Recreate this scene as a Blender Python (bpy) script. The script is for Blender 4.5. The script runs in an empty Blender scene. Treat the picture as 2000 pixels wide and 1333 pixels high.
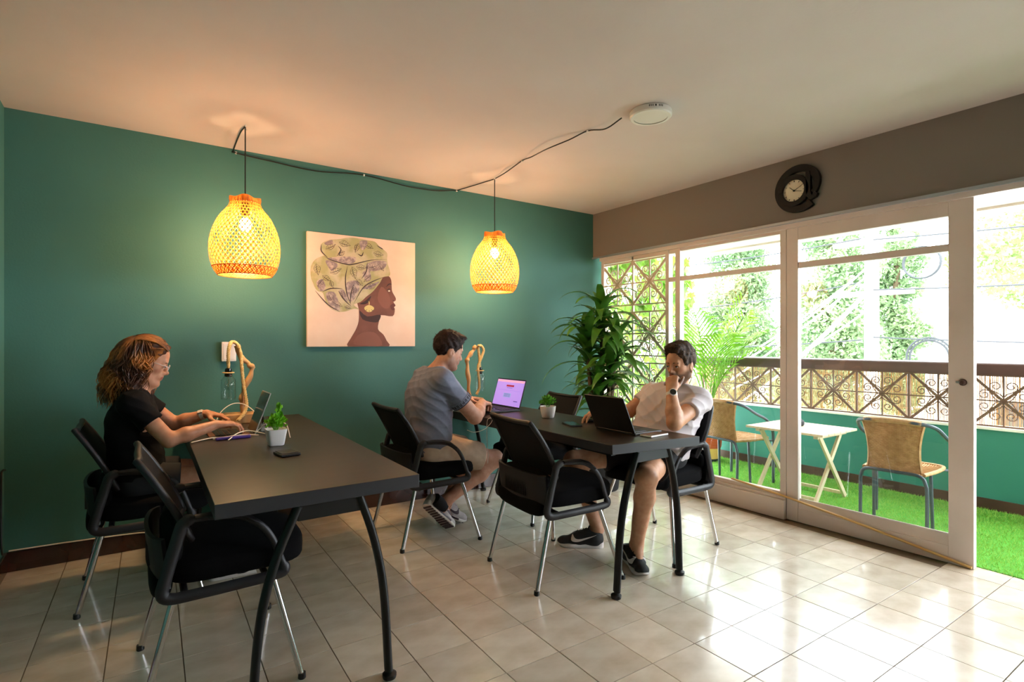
import bpy, math, random
import numpy as np
from mathutils import Vector, Matrix, Euler
PI = math.pi
rnd = random.Random(7)
sc = bpy.context.scene
COL = sc.collection

# ------------------------------------------------------------------ camera
CAM_H, FPX, CX, CY = 1.25, 1057.0, 1000.0, 670.0
YAW = math.atan(730 / 1057)
SN, CS = math.sin(YAW), math.cos(YAW)
cam_d = bpy.data.cameras.new('camera'); cam = bpy.data.objects.new('camera', cam_d); COL.objects.link(cam)
cam.location = (0, 0, CAM_H); cam.rotation_euler = (PI / 2, 0, -YAW)
cam_d.sensor_fit = 'HORIZONTAL'; cam_d.sensor_width = 36; cam_d.lens = FPX / 2000 * 36
cam_d.shift_y = 3.5 / 2000; cam_d.clip_start = .02; cam_d.clip_end = 300
sc.camera = cam

# ------------------------------------------------------------------ world, sun, exposure
SKY_STRENGTH, SUN_STRENGTH, BULB_W = 15.0, 8.0, 37.0
w = bpy.data.worlds.new('World'); sc.world = w; w.use_nodes = True
nt = w.node_tree; nt.nodes.clear()
wo = nt.nodes.new('ShaderNodeOutputWorld'); bg = nt.nodes.new('ShaderNodeBackground')
bg.inputs[0].default_value = (.85, .925, 1.0, 1); bg.inputs[1].default_value = SKY_STRENGTH
nt.links.new(bg.outputs[0], wo.inputs[0])
sun_d = bpy.data.lights.new('sun', 'SUN'); sun = bpy.data.objects.new('sun', sun_d); COL.objects.link(sun)
sun_d.energy = SUN_STRENGTH; sun_d.angle = math.radians(3); sun_d.color = (1, .93, .82)
sun.location = (9, 2, 9); sun.rotation_euler = Vector((-.30, -.55, 1.0)).to_track_quat('Z', 'Y').to_euler()
vs = sc.view_settings
vs.view_transform = 'Standard'; vs.look = 'None'; vs.gamma = 1; vs.use_curve_mapping = False
vs.exposure = 0.27
sc.display_settings.display_device = 'sRGB'

# ------------------------------------------------------------------ pixel helpers (direction only; a plane gives the distance)
def ray(px, py):
    u = (px - CX) / FPX; v = -(py - CY) / FPX
    return Vector((SN + u * CS, CS - u * SN, v))
def onz(px, py, z=0.):
    r = ray(px, py); t = (z - CAM_H) / r.z; return Vector((r.x * t, r.y * t, z))
def onx(px, py, x):
    r = ray(px, py); t = x / r.x; return Vector((x, r.y * t, CAM_H + r.z * t))
def ony(px, py, y):
    r = ray(px, py); t = y / r.y; return Vector((r.x * t, y, CAM_H + r.z * t))
def proj(p):
    d = SN * p[0] + CS * p[1]
    if d <= .05: return None
    u = CS * p[0] - SN * p[1]
    return (CX + FPX * u / d, CY - FPX * (p[2] - CAM_H) / d)

# ------------------------------------------------------------------ materials
def lin(c):
    if isinstance(c, str):
        c = [int(c[i:i + 2], 16) / 255 for i in (1, 3, 5)]
        c = [(x / 12.92 if x <= .04045 else ((x + .055) / 1.055) ** 2.4) for x in c]
    return tuple(c[:3]) + (1.,)
MATS = {}
def mat(name, col, rough=.5, metal=0., col2=None, nscale=8., nmix=(.35, .65), bump=0., bscale=60., spec=.5, coat=0.,
        obj_rand=0., attr=None, stretch=None, sheen=0., alpha=1., trans=0., emit=None, estr=0., detail=5., sss=0., bdist=.01):
    m = bpy.data.materials.new(name); m.use_nodes = True; MATS[name] = m
    nt = m.node_tree; N, L = nt.nodes, nt.links
    b = N['Principled BSDF']; out = N['Material Output']
    b.inputs['Base Color'].default_value = lin(col); b.inputs['Roughness'].default_value = rough
    b.inputs['Metallic'].default_value = metal; b.inputs['Specular IOR Level'].default_value = spec
    b.inputs['Coat Weight'].default_value = coat; b.inputs['Coat Roughness'].default_value = .05
    if sheen: b.inputs['Sheen Weight'].default_value = sheen
    if sss:
        b.inputs['Subsurface Weight'].default_value = sss; b.inputs['Subsurface Scale'].default_value = .01
    tc = None
    def coords():
        nonlocal tc
        if tc is None:
            t = N.new('ShaderNodeTexCoord'); mp = N.new('ShaderNodeMapping')
            if stretch: mp.inputs['Scale'].default_value = stretch
            L.new(t.outputs['Object'], mp.inputs['Vector']); tc = mp.outputs['Vector']
        return tc
    src = None
    if attr:
        a = N.new('ShaderNodeAttribute'); a.attribute_name = attr; src = a.outputs['Color']
    if col2 is not None:
        n = N.new('ShaderNodeTexNoise'); n.inputs['Scale'].default_value = nscale; n.inputs['Detail'].default_value = detail
        L.new(coords(), n.inputs['Vector'])
        r = N.new('ShaderNodeMapRange'); r.inputs['From Min'].default_value = nmix[0]; r.inputs['From Max'].default_value = nmix[1]
        L.new(n.outputs['Fac'], r.inputs['Value'])
        mx = N.new('ShaderNodeMix'); mx.data_type = 'RGBA'
        mx.inputs['A'].default_value = lin(col); mx.inputs['B'].default_value = lin(col2)
        L.new(r.outputs['Result'], mx.inputs['Factor']); 
        if src is not None:
            m2 = N.new('ShaderNodeMix'); m2.data_type = 'RGBA'; m2.blend_type = 'MULTIPLY'; m2.inputs['Factor'].default_value = 1
            L.new(src, m2.inputs['A']); L.new(mx.outputs['Result'], m2.inputs['B']); src = m2.outputs['Result']
        else: src = mx.outputs['Result']
    if obj_rand:
        oi = N.new('ShaderNodeObjectInfo'); hv = N.new('ShaderNodeHueSaturation')
        r = N.new('ShaderNodeMapRange'); r.inputs['To Min'].default_value = 1 - obj_rand; r.inputs['To Max'].default_value = 1 + obj_rand
        L.new(oi.outputs['Random'], r.inputs['Value']); L.new(r.outputs['Result'], hv.inputs['Value'])
        if src is not None: L.new(src, hv.inputs['Color'])
        else: hv.inputs['Color'].default_value = lin(col)
        src = hv.outputs['Color']
    if src is not None: L.new(src, b.inputs['Base Color'])
    if bump:
        n = N.new('ShaderNodeTexNoise'); n.inputs['Scale'].default_value = bscale; n.inputs['Detail'].default_value = 4
        L.new(coords(), n.inputs['Vector'])
        bp = N.new('ShaderNodeBump'); bp.inputs['Strength'].default_value = bump; bp.inputs['Distance'].default_value = bdist
        L.new(n.outputs['Fac'], bp.inputs['Height']); L.new(bp.outputs['Normal'], b.inputs['Normal'])
    if emit is not None:
        b.inputs['Emission Color'].default_value = lin(emit); b.inputs['Emission Strength'].default_value = estr
    if trans:  # leaf / bamboo style translucency
        t = N.new('ShaderNodeBsdfTranslucent'); ms = N.new('ShaderNodeMixShader'); ms.inputs[0].default_value = trans
        if src is not None: L.new(src, t.inputs['Color'])
        else: t.inputs['Color'].default_value = lin(col)
        L.new(b.outputs[0], ms.inputs[1]); L.new(t.outputs[0], ms.inputs[2]); L.new(ms.outputs[0], out.inputs['Surface'])
    return m
def glass_mat(name, tint=(1, 1, 1), refl=.035, rough=.0):
    m = bpy.data.materials.new(name); m.use_nodes = True; MATS[name] = m
    N, L = m.node_tree.nodes, m.node_tree.links; N.remove(N['Principled BSDF'])
    out = N['Material Output']; t = N.new('ShaderNodeBsdfTransparent'); g = N.new('ShaderNodeBsdfGlossy')
    t.inputs[0].default_value = (*tint, 1); g.inputs['Roughness'].default_value = rough
    lw = N.new('ShaderNodeLayerWeight'); lw.inputs[0].default_value = .5
    pw = N.new('ShaderNodeMath'); pw.operation = 'POWER'; pw.inputs[1].default_value = 5; L.new(lw.outputs['Facing'], pw.inputs[0])
    f = N.new('ShaderNodeMath'); f.operation = 'MULTIPLY_ADD'; f.inputs[1].default_value = .9; f.inputs[2].default_value = refl; L.new(pw.outputs[0], f.inputs[0])
    ms = N.new('ShaderNodeMixShader'); L.new(f.outputs[0], ms.inputs[0]); L.new(t.outputs[0], ms.inputs[1]); L.new(g.outputs[0], ms.inputs[2])
    L.new(ms.outputs[0], out.inputs['Surface']); return m

mat('green_wall', '#3c7069', .7, col2='#43776e', nscale=1.2, bump=.08, bscale=90)
mat('green_out', '#2c7a68', .7, col2='#33816e', nscale=2, bump=.08, bscale=80)
mat('ceiling', '#e0d2ce', .85, col2='#dacbc6', nscale=1.5, bump=.05, bscale=60)
mat('grey_beam', '#827a74', .8, bump=.06, bscale=80)
mat('white_wall', '#ded8d0', .85)
mat('frame', '#e4d7d0', .4, col2='#dccdc4', nscale=3, bump=.03, bscale=30)
mat('grille_white', '#dccbb6', .5)
mat('metal_strip', '#aab0b8', .35, .6)
mat('baseboard', '#3a1a14', .22, col2='#2a120f', nscale=6, coat=.3)
mat('grout', '#6b5a47', .85)
mat('tile', '#ddd1c0', .20, col2='#c2b29c', nscale=5.5, nmix=(.35, .75), obj_rand=.10, spec=.8, coat=.35, detail=8, stretch=(1, 1.6, 1))
mat('tabletop', '#33281f', .36, col2='#2c221b', nscale=3, spec=.5, stretch=(1, 12, 1), bump=.02, bscale=200)
mat('table_edge', '#2a2b31', .4)
mat('table_metal', '#121315', .45, spec=.35)
mat('rubber', '#0d0d0e', .5)
mat('chair_mesh', '#0d0c0f', .85, bump=.4, bscale=350, spec=.25)
mat('chair_fabric', '#070608', .95, bump=.3, bscale=500, spec=.15)
mat('chair_plastic', '#1b181d', .5, bump=.05, bscale=400)
mat('chrome', '#d2d0d0', .12, 1.)
mat('bamboo', '#cf7f33', .5, col2='#b0661f', nscale=25, trans=.35)
mat('bulb', '#fff0cc', .4, emit='#ffd596', estr=55)
mat('cord_black', '#15120f', .5)
mat('cord_white', '#e6ddcc', .5)
mat('cord_yellow', '#ddb575', .6)
mat('white_plastic', '#ece7e2', .35)
mat('diffuser', '#e9e4dc', .6)
mat('black_plastic', '#0f0f11', .4)
mat('black_gloss', '#08080a', .12)
mat('silver', '#c9c9cc', .3, .9)
mat('gold', '#d7b06a', .3, .9)
mat('pot_white', '#f1eae6', .35)
mat('leaf_small', '#3f8a1d', .45, col2='#6cb12e', nscale=30, trans=.25)
mat('leaf_lime', '#5fae1a', .45, col2='#7fca2e', nscale=30, trans=.3)
mat('leaf_drac', '#3a6b22', .35, col2='#5a8c30', nscale=6, trans=.25, obj_rand=.25)
mat('leaf_palm', '#568a1c', .4, col2='#86b038', nscale=8, trans=.35)
mat('leaf_ivy', '#4f8c2c', .5, col2='#86a83c', nscale=4, trans=.4, obj_rand=.3)
mat('leaf_tree', '#5f7d54', .8, col2='#93a878', nscale=1.2, trans=.3)
mat('leaf_tree_pale', '#6f8a48', .7, col2='#98ac70', nscale=1.0, trans=.4)
mat('trunk', '#7a624a', .8, col2='#5d4a36', nscale=12, bump=.4, bscale=30)
mat('wood_lamp', '#c79c69', .55, col2='#a87a49', nscale=6, stretch=(4, 4, .6), bump=.1, bscale=30)
mat('rope', '#d9bd84', .8, col2='#c9a567', nscale=60)
mat('wood_pale', '#ddcbaa', .5, col2='#d2be99', nscale=6, stretch=(1, 8, 1))
mat('wicker', '#c49a68', .6, col2='#ad824e', nscale=30)
mat('tube_grey', '#454f57', .4, .2)
mat('rail_brown', '#54382f', .35, col2='#452d26', nscale=4)
mat('iron_rust', '#7a5d48', .7, col2='#6a4f3e', nscale=20)
mat('reed', '#dcbf92', .8, col2='#c9a571', nscale=20, trans=.35, obj_rand=.1)
mat('grass', '#9ac65c', .8, col2='#82b644', nscale=25, trans=.3)
mat('grass_base', '#4d9a22', .9)
mat('concrete', '#cfcac3', .9, col2='#bdb8b0', nscale=2)
mat('white_out', '#f2efe8', .8); mat('soffit', '#c4b6a6', .85)
mat('asphalt', '#a8a6a2', .9)
mat('terracotta', '#c9552c', .6, col2='#b84a25', nscale=12)
mat('pot_yellow', '#d9a95a', .6)
mat('soil', '#2a1d14', .95, bump=.5, bscale=60)
mat('tyre_black', '#26282b', .7)
mat('red_tile', '#b5654a', .8)
glass_mat('window_glass', (.97, .985, .98))
glass_mat('jar_glass', (.95, .97, .97))
# ------------------------------------------------------------------ mesh builder
class MB:
    def __init__(s): s.v = []; s.f = []; s.m = []
    def add(s, V, F, m=0):
        o = len(s.v); s.v += [tuple(p) for p in V]; s.f += [tuple(i + o for i in f) for f in F]; s.m += [m] * len(F); return s
    def box(s, c, d, R=None, m=0):
        x, y, z = (k / 2 for k in d)
        V = [Vector(p) for p in ((-x, -y, -z), (x, -y, -z), (x, y, -z), (-x, y, -z), (-x, -y, z), (x, -y, z), (x, y, z), (-x, y, z))]
        if R is not None: V = [R @ p for p in V]
        c = Vector(c)
        return s.add([p + c for p in V], [(0, 3, 2, 1), (4, 5, 6, 7), (0, 1, 5, 4), (1, 2, 6, 5), (2, 3, 7, 6), (3, 0, 4, 7)], m)
    def bb(s, a, b, m=0):
        return s.box([(p + q) / 2 for p, q in zip(a, b)], [abs(q - p) for p, q in zip(a, b)], m=m)
    def bar(s, a, b, wd, th, up=(0, 0, 1), m=0):
        a, b = Vector(a), Vector(b); d = (b - a); L = d.length; d.normalize(); up = Vector(up)
        x = up.cross(d)
        if x.length < 1e-4: x = Vector((1, 0, 0)).cross(d)
        x.normalize(); y = d.cross(x)
        R = Matrix((x, y, d)).transposed()
        return s.box((a + b) / 2, (wd, th, L), R, m)
    def tube(s, P, r, n=8, closed=False, caps=True, flat=1., m=0, up=None):
        P = [Vector(p) for p in P]; k = len(P)
        rr = r if isinstance(r, (list, tuple)) else [r] * k
        T = []
        for i in range(k):
            a = P[i - 1] if (i > 0 or closed) else P[i]; b = P[(i + 1) % k] if (i < k - 1 or closed) else P[i]
            t = b - a; T.append(t.normalized() if t.length > 1e-9 else Vector((0, 0, 1)))
        u = Vector(up) if up else (Vector((0, 0, 1)) if abs(T[0].z) < .9 else Vector((1, 0, 0)))
        V = []; F = []
        for i in range(k):
            x = u - T[i] * u.dot(T[i])
            if x.length < 1e-5: x = T[i].orthogonal()
            x.normalize(); y = T[i].cross(x); u = x if not up else u
            for j in range(n):
                a = 2 * PI * j / n; V.append(P[i] + (x * math.cos(a) * flat + y * math.sin(a)) * rr[i])
        for i in range(k if closed else k - 1):
            for j in range(n):
                a = i * n + j; b = i * n + (j + 1) % n; c = ((i + 1) % k) * n + (j + 1) % n; d = ((i + 1) % k) * n + j
                F.append((a, b, c, d))
        if caps and not closed: F.append(tuple(range(n - 1, -1, -1))); F.append(tuple((k - 1) * n + j for j in range(n)))
        return s.add(V, F, m)
    def lathe(s, prof, n=24, c=(0, 0, 0), m=0, sx=1., sy=1., caps=True):
        V = []; F = []; k = len(prof); c = Vector(c)
        for r, z in prof:
            for j in range(n):
                a = 2 * PI * j / n; V.append(c + Vector((r * math.cos(a) * sx, r * math.sin(a) * sy, z)))
        for i in range(k - 1):
            for j in range(n):
                F.append((i * n + j, i * n + (j + 1) % n, (i + 1) * n + (j + 1) % n, (i + 1) * n + j))
        if caps: F.append(tuple(range(n - 1, -1, -1))); F.append(tuple((k - 1) * n + j for j in range(n)))
        return s.add(V, F, m)
    def ball(s, c, r, nu=16, nv=10, e=1., m=0, R=None):
        if not isinstance(r, (tuple, list)): r = (r, r, r)
        sg = lambda x: math.copysign(abs(x) ** e, x)
        V = []; F = []; c = Vector(c)
        for i in range(nv + 1):
            t = PI * i / nv - PI / 2
            for j in range(nu):
                p = 2 * PI * j / nu
                q = Vector((r[0] * sg(math.cos(t)) * sg(math.cos(p)), r[1] * sg(math.cos(t)) * sg(math.sin(p)), r[2] * sg(math.sin(t))))
                V.append(c + (R @ q if R is not None else q))
        for i in range(nv):
            for j in range(nu):
                F.append((i * nu + j, i * nu + (j + 1) % nu, (i + 1) * nu + (j + 1) % nu, (i + 1) * nu + j))
        return s.add(V, F, m)
    def prism(s, poly, fn0, fn1, m=0):
        """polygon in 2-D, extruded between two mappings to 3-D"""
        n = len(poly); V = [fn0(*p) for p in poly] + [fn1(*p) for p in poly]
        A = sum(poly[i][0] * poly[(i + 1) % n][1] - poly[(i + 1) % n][0] * poly[i][1] for i in range(n))
        F = [tuple(range(n)), tuple(range(2 * n - 1, n - 1, -1))] + [(i, i + n, (i + 1) % n + n, (i + 1) % n) for i in range(n)]
        return s.add(V, F, m)
    def sheet(s, G, th=0., closed_u=False, m=0):
        """grid of points G[i][j]; th>0 makes a solid of that thickness"""
        nu, nv = len(G), len(G[0]); A = [[Vector(p) for p in r] for r in G]
        if th:
            Nn = []
            for i in range(nu):
                r = []
                for j in range(nv):
                    a = A[min(i + 1, nu - 1)][j] - A[max(i - 1, 0)][j]; b = A[i][min(j + 1, nv - 1)] - A[i][max(j - 1, 0)]
                    q = a.cross(b); r.append(q.normalized() if q.length > 1e-9 else Vector((0, 0, 1)))
                Nn.append(r)
            V = [A[i][j] + Nn[i][j] * th / 2 for i in range(nu) for j in range(nv)] + [A[i][j] - Nn[i][j] * th / 2 for i in range(nu) for j in range(nv)]
            o = nu * nv; F = []
            for i in range(nu - 1):
                for j in range(nv - 1):
                    q = (i * nv + j, (i + 1) * nv + j, (i + 1) * nv + j + 1, i * nv + j + 1); F.append(q); F.append(tuple(k + o for k in reversed(q)))
            E = [(i, 0) for i in range(nu)] + [(nu - 1, j) for j in range(1, nv)] + [(i, nv - 1) for i in range(nu - 2, -1, -1)] + [(0, j) for j in range(nv - 2, 0, -1)]
            E = [i * nv + j for i, j in E]
            for k in range(len(E)):
                a, b = E[k], E[(k + 1) % len(E)]; F.append((b, a, a + o, b + o))
            return s.add(V, F, m)
        F = [(i * nv + j, (i + 1) * nv + j, (i + 1) * nv + j + 1, i * nv + j + 1) for i in range(nu - 1) for j in range(nv - 1)]
        return s.add([p for r in A for p in r], F, m)
    def xf(s, M):
        s.v = [tuple(M @ Vector(p)) for p in s.v]; return s
    def build(s, name, mats, parent=None, smooth=35, bevel=0., world=False, seg=2):
        me = bpy.data.meshes.new(name)
        V = s.v
        if world and parent is not None:
            Mi = base_matrix(parent).inverted(); V = [tuple(Mi @ Vector(p)) for p in V]
        me.from_pydata(V, [], s.f)
        if isinstance(mats, str): mats = [mats]
        for k in mats: me.materials.append(MATS[k])
        if len(mats) > 1: me.polygons.foreach_set('material_index', s.m)
        if smooth:
            me.polygons.foreach_set('use_smooth', [True] * len(me.polygons)); me.set_sharp_from_angle(angle=math.radians(smooth))
        me.update()
        return link(name, me, parent, bevel, seg)
def base_matrix(o):
    M = Matrix.LocRotScale(o.location, o.rotation_euler, o.scale)
    return base_matrix(o.parent) @ M if o.parent else M
def link(name, me, parent=None, bevel=0., seg=2):
    o = bpy.data.objects.new(name, me); COL.objects.link(o)
    if parent is not None: o.parent = parent
    if bevel:
        b = o.modifiers.new('bevel', 'BEVEL'); b.width = bevel; b.segments = seg; b.limit_method = 'ANGLE'; b.angle_limit = math.radians(40)
    return o
def tag(o, label, cat, group=None, kind=None):
    if label: o['label'] = label
    if cat: o['category'] = cat
    if group: o['group'] = group
    if kind: o['kind'] = kind
    return o
def thing(name, label, cat, loc=(0, 0, 0), rz=0., group=None):
    o = bpy.data.objects.new(name, None); COL.objects.link(o); o.location = loc; o.rotation_euler = (0, 0, rz); o.empty_display_size = .05
    return tag(o, label, cat, group)
def struct(name, mb, mats, label=None, cat=None, bevel=0., smooth=35):
    o = mb.build(name, mats, None, smooth, bevel); o['kind'] = 'structure'
    return tag(o, label, cat)
def copy_tree(o, parent=None):
    c = o.copy(); COL.objects.link(c); c.parent = parent
    for ch in [x for x in COL.objects if x.parent == o]: copy_tree(ch, c)
    return c
def catmull(P, n=8, closed=False):
    P = [Vector(p) for p in P]; out = []; k = len(P)
    rng = range(k if closed else k - 1)
    for i in rng:
        p0 = P[i - 1] if (i > 0 or closed) else P[i] * 2 - P[i + 1]; p1 = P[i]; p2 = P[(i + 1) % k]
        p3 = P[(i + 2) % k] if (i + 2 < k or closed) else p2 * 2 - p1
        for j in range(n):
            t = j / n
            out.append(.5 * ((2 * p1) + (p2 - p0) * t + (2 * p0 - 5 * p1 + 4 * p2 - p3) * t * t + (3 * p1 - p0 - 3 * p2 + p3) * t ** 3))
    if not closed: out.append(P[-1])
    return out

# ------------------------------------------------------------------ signed-distance bodies -> surface nets
class SDF:
    def __init__(s, h): s.h = h; s.ops = []
    def cap(s, a, b, ra, rb, k=.012, flat=None, op='u'):
        a, b = np.array(a, float), np.array(b, float); R = max(ra, rb) * 1.0
        e = R * (max(1., flat[1]) if flat else 1.)
        s.ops.append((op, 'cap', (a, b, ra, rb, flat), k, np.minimum(a, b) - e, np.maximum(a, b) + e)); return s
    def ell(s, c, r, k=.012, R=None, op='u'):
        c, r = np.array(c, float), np.array(r, float); e = r if R is None else np.full(3, r.max())
        s.ops.append((op, 'ell', (c, r, None if R is None else np.array(R)), k, c - e, c + e)); return s
    def cut(s, o, n, k=0.):
        s.ops.append(('c', 'pl', (np.array(o, float), np.array(n, float) / np.linalg.norm(n)), k, None, None)); return s
    def warp(s, fn): s.ops.append(('w', 'fn', fn, 0, None, None)); return s
    def mesh(s):
        h = s.h
        lo = np.min([o[4] for o in s.ops if o[0] == 'u'], axis=0) - 4 * h; hi = np.max([o[5] for o in s.ops if o[0] == 'u'], axis=0) + 4 * h
        n = np.ceil((hi - lo) / h).astype(int) + 1
        D = np.full(n, .1, np.float32)
        ax = [lo[i] + h * np.arange(n[i]) for i in range(3)]
        for op, kind, par, k, blo, bhi in s.ops:
            if op in 'us':
                mrg = k + 4 * h
                i0 = np.clip(np.floor((blo - mrg - lo) / h).astype(int), 0, n - 1); i1 = np.clip(np.ceil((bhi + mrg - lo) / h).astype(int) + 1, 1, n)
            else: i0, i1 = np.zeros(3, int), n
            if (i1 <= i0).any(): continue
            sl = tuple(slice(a, b) for a, b in zip(i0, i1))
            X = ax[0][sl[0]][:, None, None].astype(np.float32); Y = ax[1][sl[1]][None, :, None].astype(np.float32); Z = ax[2][sl[2]][None, None, :].astype(np.float32)
            cur = D[sl]
            if kind == 'cap':
                a, b, ra, rb, flat = par; d = b - a; L2 = float(d @ d) + 1e-12
                t = np.clip(((X - a[0]) * d[0] + (Y - a[1]) * d[1] + (Z - a[2]) * d[2]) / L2, 0, 1)
                qx = X - a[0] - t * d[0]; qy = Y - a[1] - t * d[1]; qz = Z - a[2] - t * d[2]
                r = ra + (rb - ra) * t
                if flat:
                    f = np.array(flat[0], float); f /= np.linalg.norm(f); c = qx * f[0] + qy * f[1] + qz * f[2]; g = 1 / flat[1] - 1
                    qx = qx + c * g * f[0]; qy = qy + c * g * f[1]; qz = qz + c * g * f[2]
                v = np.sqrt(qx * qx + qy * qy + qz * qz) - r
            elif kind == 'ell':
                c, r, R = par; qx, qy, qz = X - c[0], Y - c[1], Z - c[2]
                if R is not None:
                    qx, qy, qz = (R[0, i] * qx + R[1, i] * qy + R[2, i] * qz for i in range(3))
                k0 = np.sqrt((qx / r[0]) ** 2 + (qy / r[1]) ** 2 + (qz / r[2]) ** 2) + 1e-9
                k1 = np.sqrt((qx / r[0] ** 2) ** 2 + (qy / r[1] ** 2) ** 2 + (qz / r[2] ** 2) ** 2) + 1e-9
                v = k0 * (k0 - 1) / k1
            elif kind == 'pl':
                o, nn = par; v = (X - o[0]) * nn[0] + (Y - o[1]) * nn[1] + (Z - o[2]) * nn[2]
            elif kind == 'fn':
                D[sl] = cur + par(X, Y, Z, cur); continue
            if op == 'u':
                if k > 0:
                    hh = np.clip(.5 + .5 * (v - cur) / k, 0, 1); D[sl] = v + (cur - v) * hh - k * hh * (1 - hh)
                else: D[sl] = np.minimum(cur, v)
            else:
                if op == 's': v = -v
                if k > 0:
                    hh = np.clip(.5 - .5 * (v - cur) / k, 0, 1); D[sl] = v + (cur - v) * hh + k * hh * (1 - hh)
                else: D[sl] = np.maximum(cur, v)
        return surfnet(D, lo, h)
def surfnet(D, lo, h):
    s = D < 0
    c = np.zeros([k - 1 for k in D.shape], np.int8)
    for i in (0, 1):
        for j in (0, 1):
            for k in (0, 1):
                c += s[i:D.shape[0] - 1 + i, j:D.shape[1] - 1 + j, k:D.shape[2] - 1 + k]
    I, J, K = np.nonzero((c > 0) & (c < 8))
    idx = np.full(c.shape, -1, np.int32); idx[I, J, K] = np.arange(len(I))
    acc = np.zeros((len(I), 3)); cnt = np.zeros(len(I))
    cor = [(i, j, k) for i in (0, 1) for j in (0, 1) for k in (0, 1)]
    for a in cor:
        for ax in range(3):
            if a[ax]: continue
            b = list(a); b[ax] = 1
            va = D[I + a[0], J + a[1], K + a[2]]; vb = D[I + b[0], J + b[1], K + b[2]]
            m = (va < 0) != (vb < 0); t = np.where(m, va / np.where(m, va - vb, 1), 0)
            p = np.array(a, float)[None, :].repeat(len(I), 0); p[:, ax] += t
            acc += p * m[:, None]; cnt += m
    V = lo + h * (np.stack([I, J, K], 1) + acc / np.maximum(cnt, 1)[:, None])
    F = []
    for ax in range(3):
        o1, o2 = (ax + 1) % 3, (ax + 2) % 3
        A = [slice(None)] * 3; B = [slice(None)] * 3; A[ax] = slice(0, -1); B[ax] = slice(1, None)
        sa, sb = s[tuple(A)], s[tuple(B)]
        P = np.argwhere(sa != sb)
        sh = np.array(c.shape); ok = (P[:, o1] > 0) & (P[:, o2] > 0) & (P[:, o1] < sh[o1]) & (P[:, o2] < sh[o2]); P = P[ok]
        sg = sa[tuple(P.T)]
        def at(d1, d2):
            Q = P.copy(); Q[:, o1] += d1; Q[:, o2] += d2; return idx[tuple(Q.T)]
        q = np.stack([at(-1, -1), at(0, -1), at(0, 0), at(-1, 0)], 1)
        q = np.where(sg[:, None], q, q[:, ::-1]); F.append(q[(q >= 0).all(1)])
    return V, np.concatenate(F)
def np_build(name, VF, mats, parent=None, world=True, attr=None, tri=False):
    V, F = VF
    if world and parent is not None:
        Mi = np.array(base_matrix(parent).inverted()); V = V @ Mi[:3, :3].T + Mi[:3, 3]
    me = bpy.data.meshes.new(name); nv, nf, k = len(V), len(F), F.shape[1]
    me.vertices.add(nv); me.vertices.foreach_set('co', np.ascontiguousarray(V, np.float32).ravel())
    me.loops.add(nf * k); me.loops.foreach_set('vertex_index', np.ascontiguousarray(F, np.int32).ravel())
    me.polygons.add(nf); me.polygons.foreach_set('loop_start', np.arange(0, nf * k, k, dtype=np.int32))
    me.update(calc_edges=True); me.validate()
    me.polygons.foreach_set('use_smooth', np.ones(len(me.polygons), bool))
    if isinstance(mats, str): mats = [mats]
    for q in mats: me.materials.append(MATS[q])
    if attr is not None:
        a = me.color_attributes.new('Col', 'FLOAT_COLOR', 'POINT'); a.data.foreach_set('color', np.ascontiguousarray(attr, np.float32).ravel())
    return link(name, me, parent)
# ================================================================== THE ROOM
XW, YB, XL, YR, H = 3.758, 3.99, -.60, -3.0, 2.532
fl = struct('floor', MB().bb((XL - .15, YR, -.14), (3.84, YB + .1, -.005)), 'grout', 'beige marble tile floor with a glossy polish', 'floor')
# tiles: one object each where the photograph shows them, the rest joined
PXT, PYT, RT = .2535, .2645, math.radians(-1.0)
def tile_mesh(nm, w, l):
    a, b, c = w / 2, l / 2, .0005
    V = [(-a, -b, -.004), (a, -b, -.004), (a, b, -.004), (-a, b, -.004), (-a, -b, -c), (a, -b, -c), (a, b, -c), (-a, b, -c),
         (-a + c, -b + c, 0), (a - c, -b + c, 0), (a - c, b - c, 0), (-a + c, b - c, 0)]
    F = [(0, 1, 5, 4), (1, 2, 6, 5), (2, 3, 7, 6), (3, 0, 4, 7), (4, 5, 9, 8), (5, 6, 10, 9), (6, 7, 11, 10), (7, 4, 8, 11), (8, 9, 10, 11)]
    return V, F
tv, tf = tile_mesh('tile', PXT - .0038, PYT - .0038)
tme = bpy.data.meshes.new('tile'); tme.from_pydata(tv, [], tf); tme.materials.append(MATS['tile'])
rest = MB(); n_t = 0
for i in range(-9, 13):
    for j in range(-22, 9):
        lx, ly = (i + .5) * PXT, (j + .5) * PYT
        c = Vector((1.156 + lx * math.cos(RT) - ly * math.sin(RT), 2.226 + lx * math.sin(RT) + ly * math.cos(RT), 0))
        if not (XL - .06 < c.x < 3.80 and YR + .1 < c.y < YB + .06): continue
        P = [proj((c.x + sx * .12, c.y + sy * .12, 0)) for sx in (-1, 1) for sy in (-1, 1)]
        dz = rnd.uniform(-.0006, 0)
        if any(p and -10 < p[0] < 2010 and p[1] < 1345 for p in P):
            o = link('tile', tme, fl); o.location = (c.x, c.y, dz); o.rotation_euler = (0, 0, RT + rnd.choice((0, PI))); n_t += 1
        else:
            R = Matrix.Rotation(RT, 4, 'Z'); R.translation = c
            rest.add([R @ Vector(p) for p in tv], tf)
o = rest.build('tile_rest', 'tile', fl, 0); o['kind'] = 'stuff'

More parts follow.
